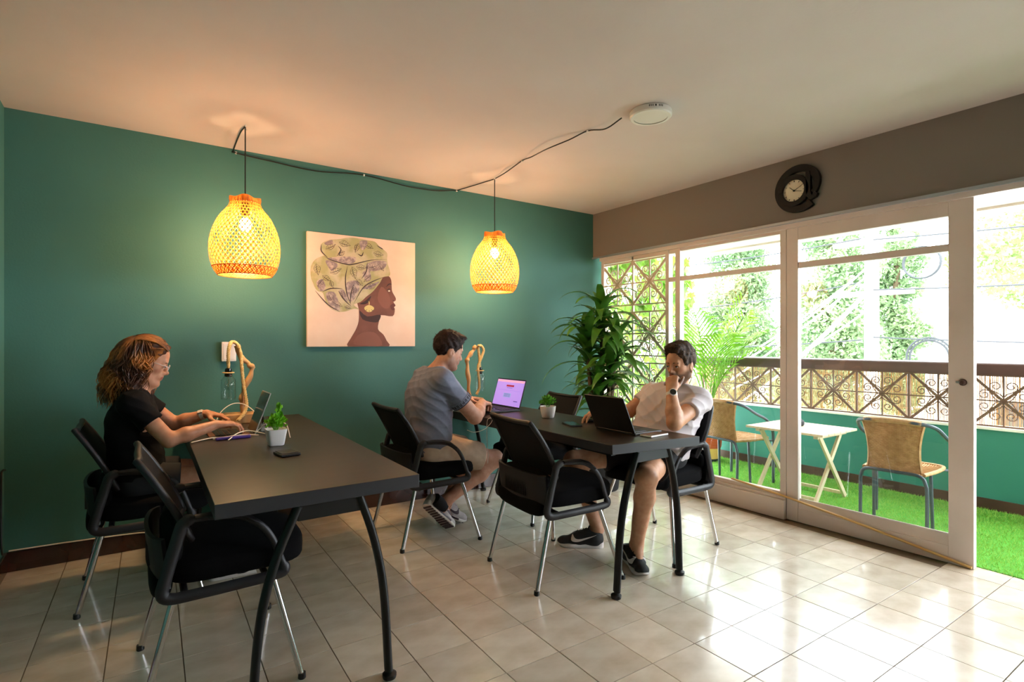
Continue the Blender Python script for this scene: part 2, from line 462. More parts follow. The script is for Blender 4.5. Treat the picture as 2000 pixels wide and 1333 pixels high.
struct('wall_back', MB().bb((XL - .15, YB, -.005), (3.86, YB + .15, H)), 'green_wall', 'long teal green painted wall behind both tables', 'wall')
struct('wall_left', MB().bb((XL - .15, YR, -.005), (XL, YB, H)), 'green_wall', 'teal green side wall at the left edge', 'wall')
struct('wall_right', MB().bb((3.74, YR, 2.10), (3.90, YB, H)), 'grey_beam', 'grey beam above the balcony window and door', 'wall')
struct('wall_rear', MB().bb((XL - .15, YR - .15, -.005), (3.9, YR, H)), 'white_wall', 'white rear wall of the room', 'wall')
struct('wall_light_block', MB().bb((3.74, YR, -.005), (3.90, -.75, 2.10)), 'white_wall', 'unseen white wall added to cut daylight beside the open balcony doorway', 'wall')  # out of view; added to hold back daylight from the open side
struct('ceiling', MB().bb((XL - .15, YR - .15, H), (3.9, YB + .15, H + .12)), 'ceiling', 'plain off white plaster ceiling', 'ceiling')
struct('baseboard_back', MB().bb((XL, YB - .016, 0), (3.74, YB, .108)), 'baseboard', 'glossy dark brown baseboard under the green wall', 'baseboard', .004)
struct('baseboard_left', MB().bb((XL, YR, 0), (XL + .016, YB - .016, .108)), 'baseboard', 'glossy dark brown baseboard on the side wall', 'baseboard', .004)
struct('trim_1', MB().bb((3.725, YR, 2.083), (3.742, YB, 2.10)), 'metal_strip', 'thin grey metal strip along the beam bottom', 'trim')
struct('trim_2', MB().bb((3.752, YR, 2.052), (3.84, YB - .08, 2.085)), 'frame', 'pale window header board under the beam', 'trim')
struct('trim_3', MB().bb((3.745, 2.05, 0), (3.86, YB - .08, .135)).bb((3.765, 2.05, .135), (3.84, YB - .08, .155)), 'frame', 'low pale sill panel under the balcony windows', 'sill', .003)

# ---- scroll ironwork shared by the window grille and the balcony railing
def spiral2d(sgn, q=.395):
    P = [(0, .028), (.018, .052), (.048, .068)]
    c = (.046, .112); n = 15
    for i in range(n):
        t = i / (n - 1); a = -PI / 2 + .15 + t * 2 * PI * 1.42; r = .042 * (1 - t) + .011 * t
        P.append((c[0] + r * math.cos(a), c[1] + r * math.sin(a)))
    k = q / .395
    return [(sgn * x * k, y * k) for x, y in P]
def iron_meshes(matn, q, wbar, rs):
    M = {}
    def mk(nm, mb):
        me = bpy.data.meshes.new(nm); me.from_pydata(mb.v, [], mb.f); me.materials.append(MATS[matn])
        me.polygons.foreach_set('use_smooth', [True] * len(me.polygons)); me.set_sharp_from_angle(angle=.6); M[nm] = me
    L = q * math.sqrt(2)
    mk('diagonal_bar', MB().box((0, 0, 0), (wbar * .45, wbar, L)))
    mk('stem', MB().box((0, 0, 0), (wbar * .4, wbar * .55, q)))
    for sg, nm in ((1, 'scroll'), (-1, 'scroll_mirrored')):
        mk(nm, MB().tube([(0, y, z) for y, z in spiral2d(sg, q)], rs, 5))
    return M
def iron_unit(M, parent, x, y, z, levels=True):
    for a in (PI / 4, -PI / 4):
        o = link('diagonal_bar', M['diagonal_bar'], parent); o.location = (x, y, z); o.rotation_euler = (a, 0, 0)
    for a in (0, PI / 2):
        o = link('stem', M['stem'], parent); o.location = (x + .002, y, z); o.rotation_euler = (a, 0, 0)
    for k in range(4):
        for nm in ('scroll', 'scroll_mirrored'):
            o = link('scroll', M[nm], parent); o.location = (x - .004, y, z); o.rotation_euler = (k * PI / 2, 0, 0)

# ---- window 1: pane behind a white scrollwork grille
w1 = MB()
for y0, y1 in ((3.875, 3.91), (3.082, 3.118), (2.964, 3.012)): w1.bb((3.775, y0, .15), (3.83, y1, 2.055))
w1.bb((3.78, 2.99, 1.778), (3.825, 3.10, 1.815)); w1.bb((3.78, 2.99, .15), (3.825, 3.9, .20)); w1.bb((3.78, 2.99, 2.02), (3.825, 3.9, 2.055))
win1 = struct('window_1', w1, 'frame', 'tall pale framed window behind the white scroll grille', 'window', .002)
for y0, y1 in ((3.11, 3.88), (3.01, 3.085)):
    MB().bb((3.814, y0, .2), (3.818, y1, 2.03)).build('pane', 'window_glass', win1, 0)
gr = thing('window_grille', 'white iron scrollwork grille standing in front of the corner window', 'grille', (3.79, 3.502, .155))
GM = iron_meshes('grille_white', .395, .024, .0058)
for z0 in (1.604, 1.135, .668, .199):
    for y0 in (3.702, 3.305): iron_unit(GM, gr, 0, y0 - 3.502, z0 + .2 - .155)
gf = MB()
for y in (3.902, 3.502, 3.106): gf.bb((3.78, y - .008, .155), (3.80, y + .008, 2.05))
gf.build('upright', 'grille_white', gr, world=True)
for z in (2.007, 1.602, 1.533, 1.133, 1.066, .666, .598, .2):
    MB().bb((3.782, 3.106, z - .006), (3.798, 3.902, z + .006)).build('cross_bar', 'grille_white', gr, world=True)

# ---- window 2: fixed window with a transom
w2 = MB().bb((3.775, 2.05, .0), (3.85, 2.095, 2.055)).bb((3.785, 2.095, 1.778), (3.83, 2.97, 1.815)).bb((3.785, 2.095, .15), (3.83, 2.97, .185)).bb((3.785, 2.095, 2.03), (3.83, 2.97, 2.055))
win2 = struct('window_2', w2, 'frame', 'wide fixed window with a transom bar beside the sliding door', 'window', .002)
for z0, z1 in ((.18, 1.785), (1.81, 2.035)): MB().bb((3.806, 2.09, z0), (3.811, 2.968, z1)).build('pane', 'window_glass', win2, 0)

# ---- door 1: sliding glass door
dr = MB().bb((3.775, 1.967, .003), (3.82, 2.047, 2.058)).bb((3.775, 1.004, .003), (3.82, 1.118, 2.058))
dr.bb((3.776, 1.118, 1.968), (3.819, 1.967, 2.058)).bb((3.78, 1.118, 1.770), (3.816, 1.967, 1.812)).bb((3.776, 1.118, .003), (3.819, 1.967, .10))
door = struct('door_1', dr, 'frame', 'sliding glass door with a pale frame and small round lock', 'door', .0025)
bd = MB().prism([(3.782, .10), (3.80, .165), (3.806, .165), (3.806, .10)], lambda a, b: (a, 1.118, b), lambda a, b: (a, 1.967, b)); bd.build('glazing_bead', 'frame', door, 0)
for z0, z1 in ((.15, 1.775), (1.808, 1.972)): MB().bb((3.797, 1.11, z0), (3.801, 1.975, z1)).build('pane', 'window_glass', door, 0)
k = MB().lathe([(.019, 0), (.019, .004), (.015, .006), (.013, .018), (.009, .021)], 20); k.xf(Matrix.Translation((3.775, 1.052, 1.03)) @ Matrix.Rotation(-PI / 2, 4, 'Y'))
k.build('door_lock', 'rail_brown', door)
MB().bb((3.773, 1.07, 1.024), (3.7755, 1.085, 1.036)).build('lock_plate', 'silver', door)

# ================================================================== THE BALCONY
XP = 5.235
struct('balcony_floor', MB().bb((3.80, YR, -.14), (5.42, 4.0, -.004)), 'concrete', 'concrete balcony slab under the artificial grass', 'floor')
gb = MB().bb((3.845, -1.0, -.004), (XP, 3.95, .004)); 
gv, gfc = [], []
nb = 78000
rs = np.random.RandomState(3)
gx = rs.uniform(3.83, XP - .01, nb); gy = rs.uniform(-.95, 3.95, nb); ga = rs.uniform(0, 2 * PI, nb); gh = rs.uniform(.012, .026, nb); gl = rs.normal(0, .010, (nb, 2))
dx, dy = np.cos(ga) * .0022, np.sin(ga) * .0022
GV = np.empty((nb, 3, 3)); GV[:, 0] = np.stack([gx - dx, gy - dy, np.full(nb, .002)], 1); GV[:, 1] = np.stack([gx + dx, gy + dy, np.full(nb, .002)], 1); GV[:, 2] = np.stack([gx + gl[:, 0], gy + gl[:, 1], gh], 1)
GF = np.arange(nb * 3).reshape(nb, 3)
turf = np_build('artificial_grass', (GV.reshape(-1, 3), GF), 'grass', None); tag(turf, 'bright green artificial grass covering the balcony floor', 'grass', kind='stuff')
gb.build('backing', 'grass_base', turf, 0)
struct('wall_balcony', MB().bb((XP, YR, -.14), (5.37, 4.0, .60)), 'green_out', 'low teal balcony parapet under the iron railing', 'wall')
struct('trim_4', MB().bb((XP - .02, YR, .60), (5.385, 4.0, .622)), 'white_out', 'white ledge on top of the teal parapet', 'trim', .004)
struct('baseboard_balcony', MB().bb((XP - .015, YR, 0), (XP, 3.95, .085)), 'rail_brown', 'brown baseboard along the balcony parapet', 'baseboard')
struct('balcony_ceiling', MB().bb((3.90, YR, 2.27), (5.45, 4.3, 2.53)).bb((5.25, YR, 2.25), (5.45, 4.3, 2.27)), 'soffit', 'white balcony roof slab above the railing', 'ceiling')
rail = thing('balcony_railing', 'brown handrail over rusty scrollwork iron on the balcony parapet', 'railing', (5.26, 2.2, .622))
RM = iron_meshes('iron_rust', .385, .019, .0042)
hr = MB().prism([(5.19, 1.01), (5.19, 1.08), (5.20, 1.097), (5.23, 1.105), (5.29, 1.105), (5.32, 1.097), (5.33, 1.08), (5.33, 1.01)], lambda a, b: (a, -1.2, b), lambda a, b: (a, 4.0, b))
hr.build('handrail', 'rail_brown', rail, 50, world=True)
for kk in range(9):
    yb = 3.806 - .397 * kk
    MB().bb((5.252, yb - .007, .622), (5.268, yb + .007, 1.012)).build('post', 'iron_rust', rail, world=True)
    if kk < 8: iron_unit(RM, rail, 0, yb - .1985 - 2.2, .816 - .622)
for z in (.628, 1.003): MB().bb((5.254, .6, z - .005), (5.266, 4.0, z + .005)).build('cross_bar', 'iron_rust', rail, world=True)
rd = MB(); y = .55
while y < 3.98:
    r = rnd.uniform(.0022, .0036); t = rnd.uniform(-.004, .004)
    rd.tube([(5.345 + rnd.uniform(-.003, .003), y, .623), (5.345, y + t, 1.03 + rnd.uniform(-.02, .01))], r, 4, caps=False); y += rnd.uniform(.0085, .0125)
for z in (.70, .83, .96): rd.tube([(5.348, .55, z), (5.348, 3.97, z)], .002, 4)
tag(rd.build('reed_screen', 'reed'), 'straw coloured reed screen fixed behind the balcony railing', 'screen')

# ---- ivy screen closing the far end of the balcony
iv = thing('ivy_screen', 'green leafy ivy trellis closing the far end of the balcony', 'ivy', (4.5, 3.90, 0))
lat = MB()
for i in range(-6, 9):
    x0 = 3.88 + i * .19
    for s2 in (1, -1):
        a = Vector((x0, 3.90, .62)); b = a + Vector((s2 * 1.07, 0, 1.60))
        def clipx(p, q):
            t0, t1 = 0., 1.; d = q.x - p.x
            for lo, sg in ((3.88, 1), (5.18, -1)):
                if abs(d) < 1e-9: continue
                t = (lo - p.x) / d
                if d * sg > 0: t0 = max(t0, t)
                else: t1 = min(t1, t)
            return (p + (q - p) * t0, p + (q - p) * t1) if t1 - t0 > .02 else None
        c = clipx(a, b)
        if c: lat.bar(c[0], c[1], .012, .005, up=(0, 1, 0))
lat.build('lattice', 'trunk', iv, 0, world=True)
lf = MB(); outl = [(0, 0), (.022, .012), (.045, .0), (.040, .03), (.052, .055), (.028, .06), (0, .095), (-.028, .06), (-.052, .055), (-.040, .03), (-.045, 0), (-.022, .012)]
lf.add([(x, abs(x) * .25, -z) for x, z in outl] + [(0, -.006, -.045)], [(i, (i + 1) % 12, 12) for i in range(12)])
lme = bpy.data.meshes.new('leaf'); lme.from_pydata(lf.v, [], lf.f); lme.materials.append(MATS['leaf_ivy'])
for i in range(290):
    o = link('leaf', lme, iv); x = rnd.uniform(-.60, .64); z = rnd.uniform(.60, 2.22) if i > 60 else rnd.uniform(1.6, 2.22)
    o.location = (x, rnd.uniform(-.03, .03), z); o.rotation_euler = (rnd.uniform(-.7, .3), rnd.uniform(-1., 1.), rnd.uniform(-.8, .8))
    s2 = rnd.uniform(.8, 1.5); o.scale = (s2, s2, s2)

# ================================================================== THE STREET BEYOND
struct('ground', MB().bb((5.6, -25, -3.3), (60, 45, -3.1)), 'asphalt', 'pale street ground far below the balcony', 'ground')
def leaf_cloud(centres, n, size, seed, sq=1.):
    r = np.random.RandomState(seed); C = np.array([c[:3] for c in centres]); R = np.array([c[3] for c in centres])
    w_ = R ** 2 / (R ** 2).sum(); k = r.choice(len(C), n, p=w_)
    d = r.normal(size=(n, 3)); d /= np.linalg.norm(d, axis=1)[:, None]
    p = C[k] + d * (R[k] * r.uniform(.55, 1.05, n))[:, None] * np.array([1, 1, sq])
    a = r.normal(size=(n, 3)); a /= np.linalg.norm(a, axis=1)[:, None]; b = np.cross(a, r.normal(size=(n, 3))); b /= np.linalg.norm(b, axis=1)[:, None]
    s_ = size * r.uniform(.6, 1.3, n)[:, None]
    V = np.stack([p - a * s_, p + b * s_ * .5, p + a * s_, p - b * s_ * .5], 1).reshape(-1, 3)
    return V, np.arange(n * 4).reshape(n, 4)
def tree(name, label, base, trunk_h, blobs, n, size, seed, matn, group='trees beyond the balcony'):
    t = thing(name, label, 'tree', base, 0, group)
    b = Vector(base)
    MB().tube([b, b + Vector((.05, .03, trunk_h * .5)), b + Vector((0, 0, trunk_h))], [.16, .13, .08], 8).build('trunk', 'trunk', t, world=True)
    o = np_build('crown', leaf_cloud([(b.x + x, b.y + y, b.z + z, r) for x, y, z, r in blobs], n, size, seed), matn, t); o['kind'] = 'stuff'
r0 = random.Random(5)
def blobs(wd, z0, z1, n, r, taper=.5):
    L = []
    for i in range(n):
        t = i / (n - 1); q = wd * (1 - taper * t); a = r0.uniform(0, 2 * PI); L.append((math.cos(a) * q * r0.uniform(.2, .9), math.sin(a) * q * r0.uniform(.2, .9), z0 + (z1 - z0) * t, r * (1 - .4 * t) * r0.uniform(.75, 1.2)))
    return L
tree('evergreen_tree', 'dense grey green evergreen seen through the left half of the sliding door', (15.2, 7.05, -3.1), 7.0, blobs(1.25, 1.5, 9.6, 46, .75, .35), 40000, .065, 1, 'leaf_tree')
tree('evergreen_tree', 'grey green evergreen seen through the fixed window behind the palm', (16.6, 10.6, -3.1), 7.0, blobs(1.2, 1.2, 10.0, 44, .85, .3), 38000, .07, 2, 'leaf_tree')
tree('slender_tree', 'slim pale green tree just right of the concrete utility pole', (18.6, 6.75, -3.1), 7.5, blobs(.7, 2.6, 8.2, 24, .55, .3), 16000, .07, 3, 'leaf_tree')
tree('broadleaf_tree', 'sunny yellow green tree outside the open doorway', (15.0, 2.6, -3.1), 5.6, blobs(1.9, 5.6, 10.4, 36, .66, .0), 9000, .07, 4, 'leaf_tree_pale')
tree('street_shrub', 'leafy green shrub outside the corner window past the ivy', (7.6, 7.0, -3.1), 3.0, blobs(1.2, 1.5, 6.5, 34, .6, .2), 9000, .08, 6, 'leaf_tree_pale')
up = thing('utility_pole', 'pale concrete utility pole carrying many cables', 'pole', (11.0, 4.39, -3.1))
MB().tube([(0, 0, 0), (0, 0, 10)], [.13, .10], 16).build('post', 'concrete', up)
for z in (5.25, 6.2): MB().box((0, 0, z), (.1, 1.3, .09)).build('cross_arm', 'concrete', up)
for i in range(4): MB().lathe([(.02, 0), (.045, .02), (.03, .05), (.045, .08), (.02, .1)], 10, (0, -.55 + i * .36, 6.25)).build('insulator', 'white_plastic', up)
def sag(a, b, s, n=14):
    a, b = Vector(a), Vector(b); return [a.lerp(b, i / n) + Vector((0, 0, -4 * s * (i / n) * (1 - i / n))) for i in range(n + 1)]
ci = 0
for (a, b, s) in [((10.9, 4.25, 2.62), (7.0, 4.6, .72), .05), ((10.9, 4.25, 2.75), (7.0, 4.9, .75), .08), ((10.9, 4.2, 2.45), (7.2, 4.25, .60), .05), ((10.9, 4.3, 2.30), (7.0, 4.4, .45), .12), ((10.9, 4.2, 2.85), (7.0, 4.75, .80), .15), ((10.8, 4.25, 1.95), (7.5, 4.9, .55), .10)]:
    tag(MB().tube(sag(a, b, s), .014, 5).build('power_cable', 'concrete'), f'{["uppermost", "second highest", "third highest", "lowest", "most deeply sagging", "shortest"][ci]} pale cable slanting down from the utility pole', 'cable', 'slanting street cables'); ci += 1
ci = 0
for (a, b, s) in [((11, 4.4, 3.15), (11.2, 12, 3.4), .15), ((11, 4.4, 2.35), (11.2, 12, 2.2), .2), ((11, 4.4, 1.3), (11.2, 12, 1.2), .12), ((11, 4.4, 2.2), (11.2, -6, 2.6), .25), ((11, 4.4, 3.1), (11.2, -6, 3.2), .2), ((11, 4.4, 1.35), (11.2, -6, 1.5), .2)]:
    tag(MB().tube(sag(Vector(a) + Vector((-.16, .1 if b[1] > 4 else -.1, 0)), b, s, 24), .013, 5).build('power_cable', 'tyre_black'), f'dark street cable running {["left from the pole top", "left from mid pole", "left from low on the pole", "right from mid pole", "right from the pole top", "right from low on the pole"][ci]}', 'cable', 'level street cables'); ci += 1
cc = MB()
for q in range(5): cc.tube([(10.95 + q * .015, 3.62 + .27 * math.cos(t * PI / 12), 2.62 + .27 * math.sin(t * PI / 12)) for t in range(24)], .012, 5, closed=True)
tag(cc.build('cable_coil', 'tyre_black'), 'black coil of spare cable hanging on the street wires', 'cable')
ar = thing('garden_arch', 'dark iron arch standing beyond the balcony handrail', 'arch', (11.5, 3.55, -3.1))
for rr in (.34, .29):
    MB().tube([(11.5, 3.68 + rr, -3.1)] + [(11.5, 3.68 + rr * math.cos(t * PI / 16), 1.0 + rr * math.sin(t * PI / 16)) for t in range(17)] + [(11.5, 3.68 - rr, -3.1)], .018, 6).build('hoop', 'tyre_black', ar, world=True)
for t in range(0, 17):
    a = t * PI / 16; MB().tube([(11.5, 3.68 + .29 * math.cos(a), 1 + .29 * math.sin(a)), (11.5, 3.68 + .34 * math.cos(a + .08), 1 + .34 * math.sin(a + .08))], .008, 4).build('rung', 'tyre_black', ar, world=True)
def house(name, label, x0, x1, y0, y1, z1, m, rows):
    t = thing(name, label, 'building', (x0, (y0 + y1) / 2, -3.1))
    MB().bb((x0, y0, -3.1), (x1, y1, z1)).build('wall', m, t, 0, world=True)
    MB().bb((x0 - .12, y0 - .12, z1), (x1 + .1, y1 + .12, z1 + .14)).build('roof', 'concrete', t, 0, world=True)
    for (yy, zz, ww, hh) in rows:
        f = MB().bb((x0 - .05, yy - ww / 2, zz), (x0 - .005, yy + ww / 2, zz + hh)).build('window', 'frame', t, 0, world=True)
        p = MB().bb((x0 - .06, yy - ww / 2 + .06, zz + .06), (x0 - .05, yy + ww / 2 - .06, zz + hh - .06)).build('pane', 'black_gloss', t, 0, world=True); 
        p.parent = f
house('low_building', 'low pale building with a flat roof beyond the open doorway', 16, 22, -2.0, 5.2, .95, 'white_out', [(y_, -1.2, 1.0, 1.2) for y_ in (-.5, 1.5, 3.4)])
house('white_building', 'white building far behind the street trees', 24, 32, 6.5, 26, 1.6, 'white_out', [(y_, -.8, 1.3, 1.3) for y_ in (8, 11, 14, 17, 20, 23)])
# ================================================================== TABLES
def table(name, label, quad, feet_x, top_x, y0, y1):
    """quad: near-left, near-right, far-right, far-left corner of the top"""
    t = thing(name, label, 'table', ((quad[0][0] + quad[1][0]) / 2, (y0 + y1) / 2, 0), 0, 'black work tables')
    mb = MB().prism(quad, lambda a, b: (a, b, .702), lambda a, b: (a, b, .7495)); o = mb.build('table_top', ['table_edge'], t, 0, .002, world=True)
    MB().prism([(q[0] * .998 + .002 * quad[2][0] * 1., q[1]) for q in quad], lambda a, b: (a, b, .7492), lambda a, b: (a, b, .7505)).build('laminate', 'tabletop', o, 0, world=True)
    cx = (top_x[0] + top_x[1]) / 2
    for ye, s in ((y0, 1), (y1, -1)):
        MB().bb((top_x[0] - .004, ye, .648), (top_x[1] + .004, ye + s * .03, .702)).build('apron', 'table_metal', t, 0, .003, world=True)
        for k in (0, 1):
            f, tx = feet_x[k], top_x[k]
            P = catmull([(tx, ye + s * .01, .70), (tx + (f - tx) * .48, ye + s * .012, .53), (tx + (f - tx) * .80, ye + s * .015, .33), (f - (f - tx) * .03, ye + s * .018, .03)], 7)
            leg = MB().tube(P, .0215, 12, flat=.68).build('leg', 'table_metal', t, 45, world=True)
            MB().lathe([(.024, 0), (.026, .006), (.026, .016), (.018, .021), (.010, .024), (.010, .036)], 16, (f, ye + s * .018, 0)).build('foot', 'rubber', leg, world=True)
    MB().bb((cx - .02, y0 + .03, .655), (cx + .02, y1 - .03, .695)).build('beam', 'table_metal', t, 0, world=True)
    for x in (quad[0][0] + .01,):
        MB().bb((quad[0][0] + .02, y0 + .05, .69), (quad[0][0] + .05, y1 - .05, .702)).build('rail', 'table_metal', t, 0, world=True)
    return t
table('work_table', 'long black table by the woman, nearest to the viewer', [(.193, 1.890), (.878, 1.890), (.925, 3.975), (.222, 3.975)], (.297, .772), (.445, .655), 1.905, 3.93)
table('work_table', 'long black table between the two men with laptops', [(1.903, 1.894), (2.462, 1.805), (2.475, 3.975), (1.893, 3.975)], (1.925, 2.405), (2.06, 2.29), 1.872, 3.93)

# ================================================================== OFFICE CHAIRS (local: faces +x)
def make_chair():
    t = thing('office_chair', '', 'chair')
    for x0, x1, y0, y1 in ((-.245, -.150, .245, .225), (.25, .165, .32, .225)):
        for s in (1, -1):
            lg = MB().tube([(x0, s * y0, .006), (x1, s * y1, .375)], .0115, 12).build('leg', 'chrome', t)
            MB().lathe([(.0125, 0), (.0145, .003), (.0135, .022)], 12, (x0, s * y0, 0)).build('foot_cap', 'rubber', lg)
    for s in (1, -1):
        y = s * .25
        lo = catmull([(.205, .395), (.19, .383), (.10, .378), (-.10, .375), (-.165, .378), (-.186, .40), (-.176, .45), (-.135, .60), (-.122, .628), (-.09, .638), (0, .632), (.065, .616), (.125, .572), (.162, .515), (.188, .445), (.204, .40)], 4)
        P = [(p.x, y, p.y) for p in [Vector((q.x, q.y)) for q in catmull([(a.x, a.y, 0) for a in lo], 1)]]
        MB().tube(P, [(.0205 if (p[0] < -.10 or p[2] < .42) else .0125) for p in P], 8, closed=True, flat=.75, up=(0, 1, 0)).build('armrest', 'chair_plastic', t, 50)
        MB().tube([(-.09, y, .643), (-.04, y, .643), (.02, y, .637), (.07, y, .620), (.115, y, .588)], [.009, .0105, .0105, .0105, .008], 8, flat=2.0, up=(0, 1, 0)).build('arm_pad', 'chair_plastic', t, 60)
    for x in (-.12, .14): MB().tube([(x, -.24, .385), (x, .24, .385)], .012, 8).build('cross_tube', 'table_metal', t)
    # seat
    s = MB().ball((.055, 0, .443), (.245, .232, .056), 40, 20, .42); s.v = [(x, y, z + .018 * max(0, 1 - (y / .23) ** 2) - .10 * max(0, x - .18) ** 1.3) for x, y, z in s.v]
    s.build('seat', 'chair_fabric', t, 60)
    # back: woven panel inside a frame, flared at the top corners
    def bk(u, v):
        z = .555 + v * .285 + .008 * abs(u) ** 3 * v
        x = -.128 - .125 * v ** 1.15 + .030 * u * u * (1 - .6 * v) - .016 * abs(u) ** 4 * v ** 3
        y = u * (.205 + .028 * math.sin(v * PI * .9) - .012 * v)
        return (x, y, z)
    G = [[bk(-1 + 2 * i / 24, j / 16) for j in range(17)] for i in range(25)]
    MB().sheet(G, .010).build('backrest', 'chair_mesh', t, 60)
    ring = [bk(-1 + 2 * i / 16, 0) for i in range(17)] + [bk(1, j / 12) for j in range(1, 13)] + [bk(1 - 2 * i / 16, 1) for i in range(1, 17)] + [bk(-1, 1 - j / 12) for j in range(1, 12)]
    MB().tube(ring, .0125, 8, closed=True).build('back_frame', 'chair_plastic', t, 60)
    # lumbar shell with slots and the lower bolster
    G = [[(-.165 - .045 * (1 - (u / 6) ** 2) ** .5 * (1 if abs(u) < 6 else 0) - .006 * v, u / 6 * .232, .405 + v * .058) for v in range(4)] for u in range(-6, 7)]
    sh = MB().sheet(G, .014).build('lumbar_shell', 'chair_plastic', t, 60)
    for i in range(-7, 8):
        y = i * .014; x = -.165 - .045 * (1 - (y / .232) ** 2) ** .5 - .016
        MB().box((x, y, .505), (.008, .0055, .10)).build('rib', 'chair_plastic', sh, 0)
    MB().ball((-.185, 0, .405), (.038, .225, .048), 28, 14, .6).build('bolster', 'chair_fabric', t, 60)
    MB().ball((-.15, 0, .52), (.035, .215, .065), 28, 14, .6).build('lumbar_pad', 'chair_fabric', t, 60)
    return t
chair0 = make_chair()
spots = [((.016, 3.381), 0, 'black mesh office chair the woman in the black shirt sits on'),
         ((.252, 2.424), 0, 'empty black office chair at the near end of the woman\'s table'),
         ((1.536, 3.262), 0, 'black office chair under the man in the grey blue shirt'),
         ((1.883, 2.360), -4, 'empty black office chair beside the grey shirted man, back to the viewer'),
         ((2.702, 2.280), 180, 'black office chair under the man in the white shirt'),
         ((2.480, 3.255), 176, 'empty black office chair behind the table in front of the dracaena')]
for i, (c, a, lab) in enumerate(spots):
    o = chair0 if i == 0 else copy_tree(chair0)
    o.location = (c[0], c[1], 0); o.rotation_euler = (0, 0, math.radians(a)); tag(o, lab, 'chair', 'black office chairs at the tables')

# ================================================================== PENDANT LAMPS
def pendant(x, y, label):
    t = thing('pendant_lamp', label, 'pendant lamp', (x, y, H), 0, 'woven pendant lamps')
    prof = [(p.x, p.y) for p in catmull([(0.0, .145, 0), (.03, .166, 0), (.09, .186, 0), (.167, .191, 0), (.242, .180, 0), (.316, .152, 0), (.361, .124, 0), (.398, .093, 0), (.435, .080, 0)], 4)]   # height above the rim, radius
    zr = 1.645 - H
    def rad(h):
        for (h0, r0_), (h1, r1_) in zip(prof, prof[1:]):
            if h <= h1: 
                f = (h - h0) / (h1 - h0); return r0_ + (r1_ - r0_) * f
        return prof[-1][1]
    sh = MB(); n = 40
    for layer, dirn in ((0, 1), (1, -1)):
        for i in range(n):
            a0 = 2 * PI * (i + .5 * (layer > 1)) / n; P0 = []; P1 = []
            for j in range(19):
                f = j / 18; h_ = f * .43; a = a0 + dirn * (f * 1.75); r = rad(h_) - .0016 * layer + .0012 * math.sin(j * PI + i * PI)
                wd = .0040 * (.45 + .55 * r / .19) / r
                P0.append((r * math.cos(a - wd), r * math.sin(a - wd), zr + h_)); P1.append((r * math.cos(a + wd), r * math.sin(a + wd), zr + h_))
            sh.sheet([P0, P1])
    s = sh.build('shade', 'bamboo', t, 0)
    bnd = MB()
    for dirn in (1, -1):
        for i in range(64):
            a0 = 2 * PI * i / 64; G0 = []; G1 = []
            for j in range(5):
                f = j / 4; r = rad(f * .046) + .0015 * dirn; a = a0 + dirn * f * .30; wd = .0042 / r
                G0.append((r * math.cos(a - wd), r * math.sin(a - wd), zr + f * .046)); G1.append((r * math.cos(a + wd), r * math.sin(a + wd), zr + f * .046))
            bnd.sheet([G0, G1])
    for h_ in (0., .046): bnd.tube([(rad(h_) * math.cos(2 * PI * j / 48), rad(h_) * math.sin(2 * PI * j / 48), zr + h_) for j in range(48)], .0028, 5, closed=True)
    bnd.build('rim_band', 'bamboo', s, 0)
    rf = MB(); P0, P1, P2 = [], [], []
    for j in range(61):
        a = 2 * PI * j / 60; w_ = .5 + .5 * math.cos(4 * a + .6)
        P0.append((.082 * math.cos(a), .082 * math.sin(a), zr + .425)); r = .072 + .014 * w_
        P1.append((r * math.cos(a), r * math.sin(a), zr + .445)); r = .068 + .016 * w_
        P2.append((r * math.cos(a), r * math.sin(a), zr + .452 + .010 * w_))
    rf.sheet([P0, P1, P2]).build('ruffle', 'bamboo', s)
    tw = MB()
    for i in range(20):
        a = 2 * PI * i / 20; tw.sheet([[(r * math.cos(a + q * .55 / (r / .0835 + .6)), r * math.sin(a + q * .55 / (r / .0835 + .6)), zr + .424 + (.0835 - r) * .15) for r in (.0835, .06, .035, .012)] for q in (-.16, .16)])
    tw.build('top_light_baffle', 'bamboo', s, 0)  # spaced strips added across the top to hold bulb light off the ceiling
    MB().lathe([(.006, .47), (.02, .455), (.024, .40), (.022, .36), (.018, .35)], 16, (0, 0, zr)).build('socket', 'cord_black', t)
    b = MB().ball((0, 0, zr + .300), (.033, .033, .040), 20, 14).build('bulb', 'bulb', t, 60)
    MB().tube([(0, 0, zr + .46), (0, 0, -.012)], .0035, 8).build('cord', 'cord_black', t)
    MB().tube([(0, 0, 0), (0, 0, -.02), (.008, 0, -.028), (0, 0, -.034)], .003, 6).build('hook', 'white_plastic', t)
    ld = bpy.data.lights.new('bulb_light', 'POINT'); ld.energy = BULB_W; ld.color = (1, .67, .35); ld.shadow_soft_size = .055
    lo = bpy.data.objects.new('bulb_light', ld); COL.objects.link(lo); lo.parent = t; lo.location = (0, 0, zr + .235)
    return t
pendant(.518, 3.511, 'woven bamboo pendant lamp hanging over the woman\'s table')
pendant(2.277, 3.534, 'woven bamboo pendant lamp hanging right of the portrait')
tag(MB().tube(catmull([(.518, 3.524, 2.5265), (.505, 3.62, 2.515), (.515, 3.966, 2.518), (.53, 3.978, 2.505), (.75, 3.981, 2.492), (1.05, 3.981, 2.480), (1.39, 3.980, 2.512), (1.75, 3.981, 2.485), (2.0, 3.981, 2.492), (2.15, 3.976, 2.518), (2.19, 3.965, 2.522), (2.277, 3.55, 2.524)], 6), .0042, 6).build('lamp_cable', 'cord_black'), 'black cable drooping along the top of the green wall between the pendant lamps', 'cable')
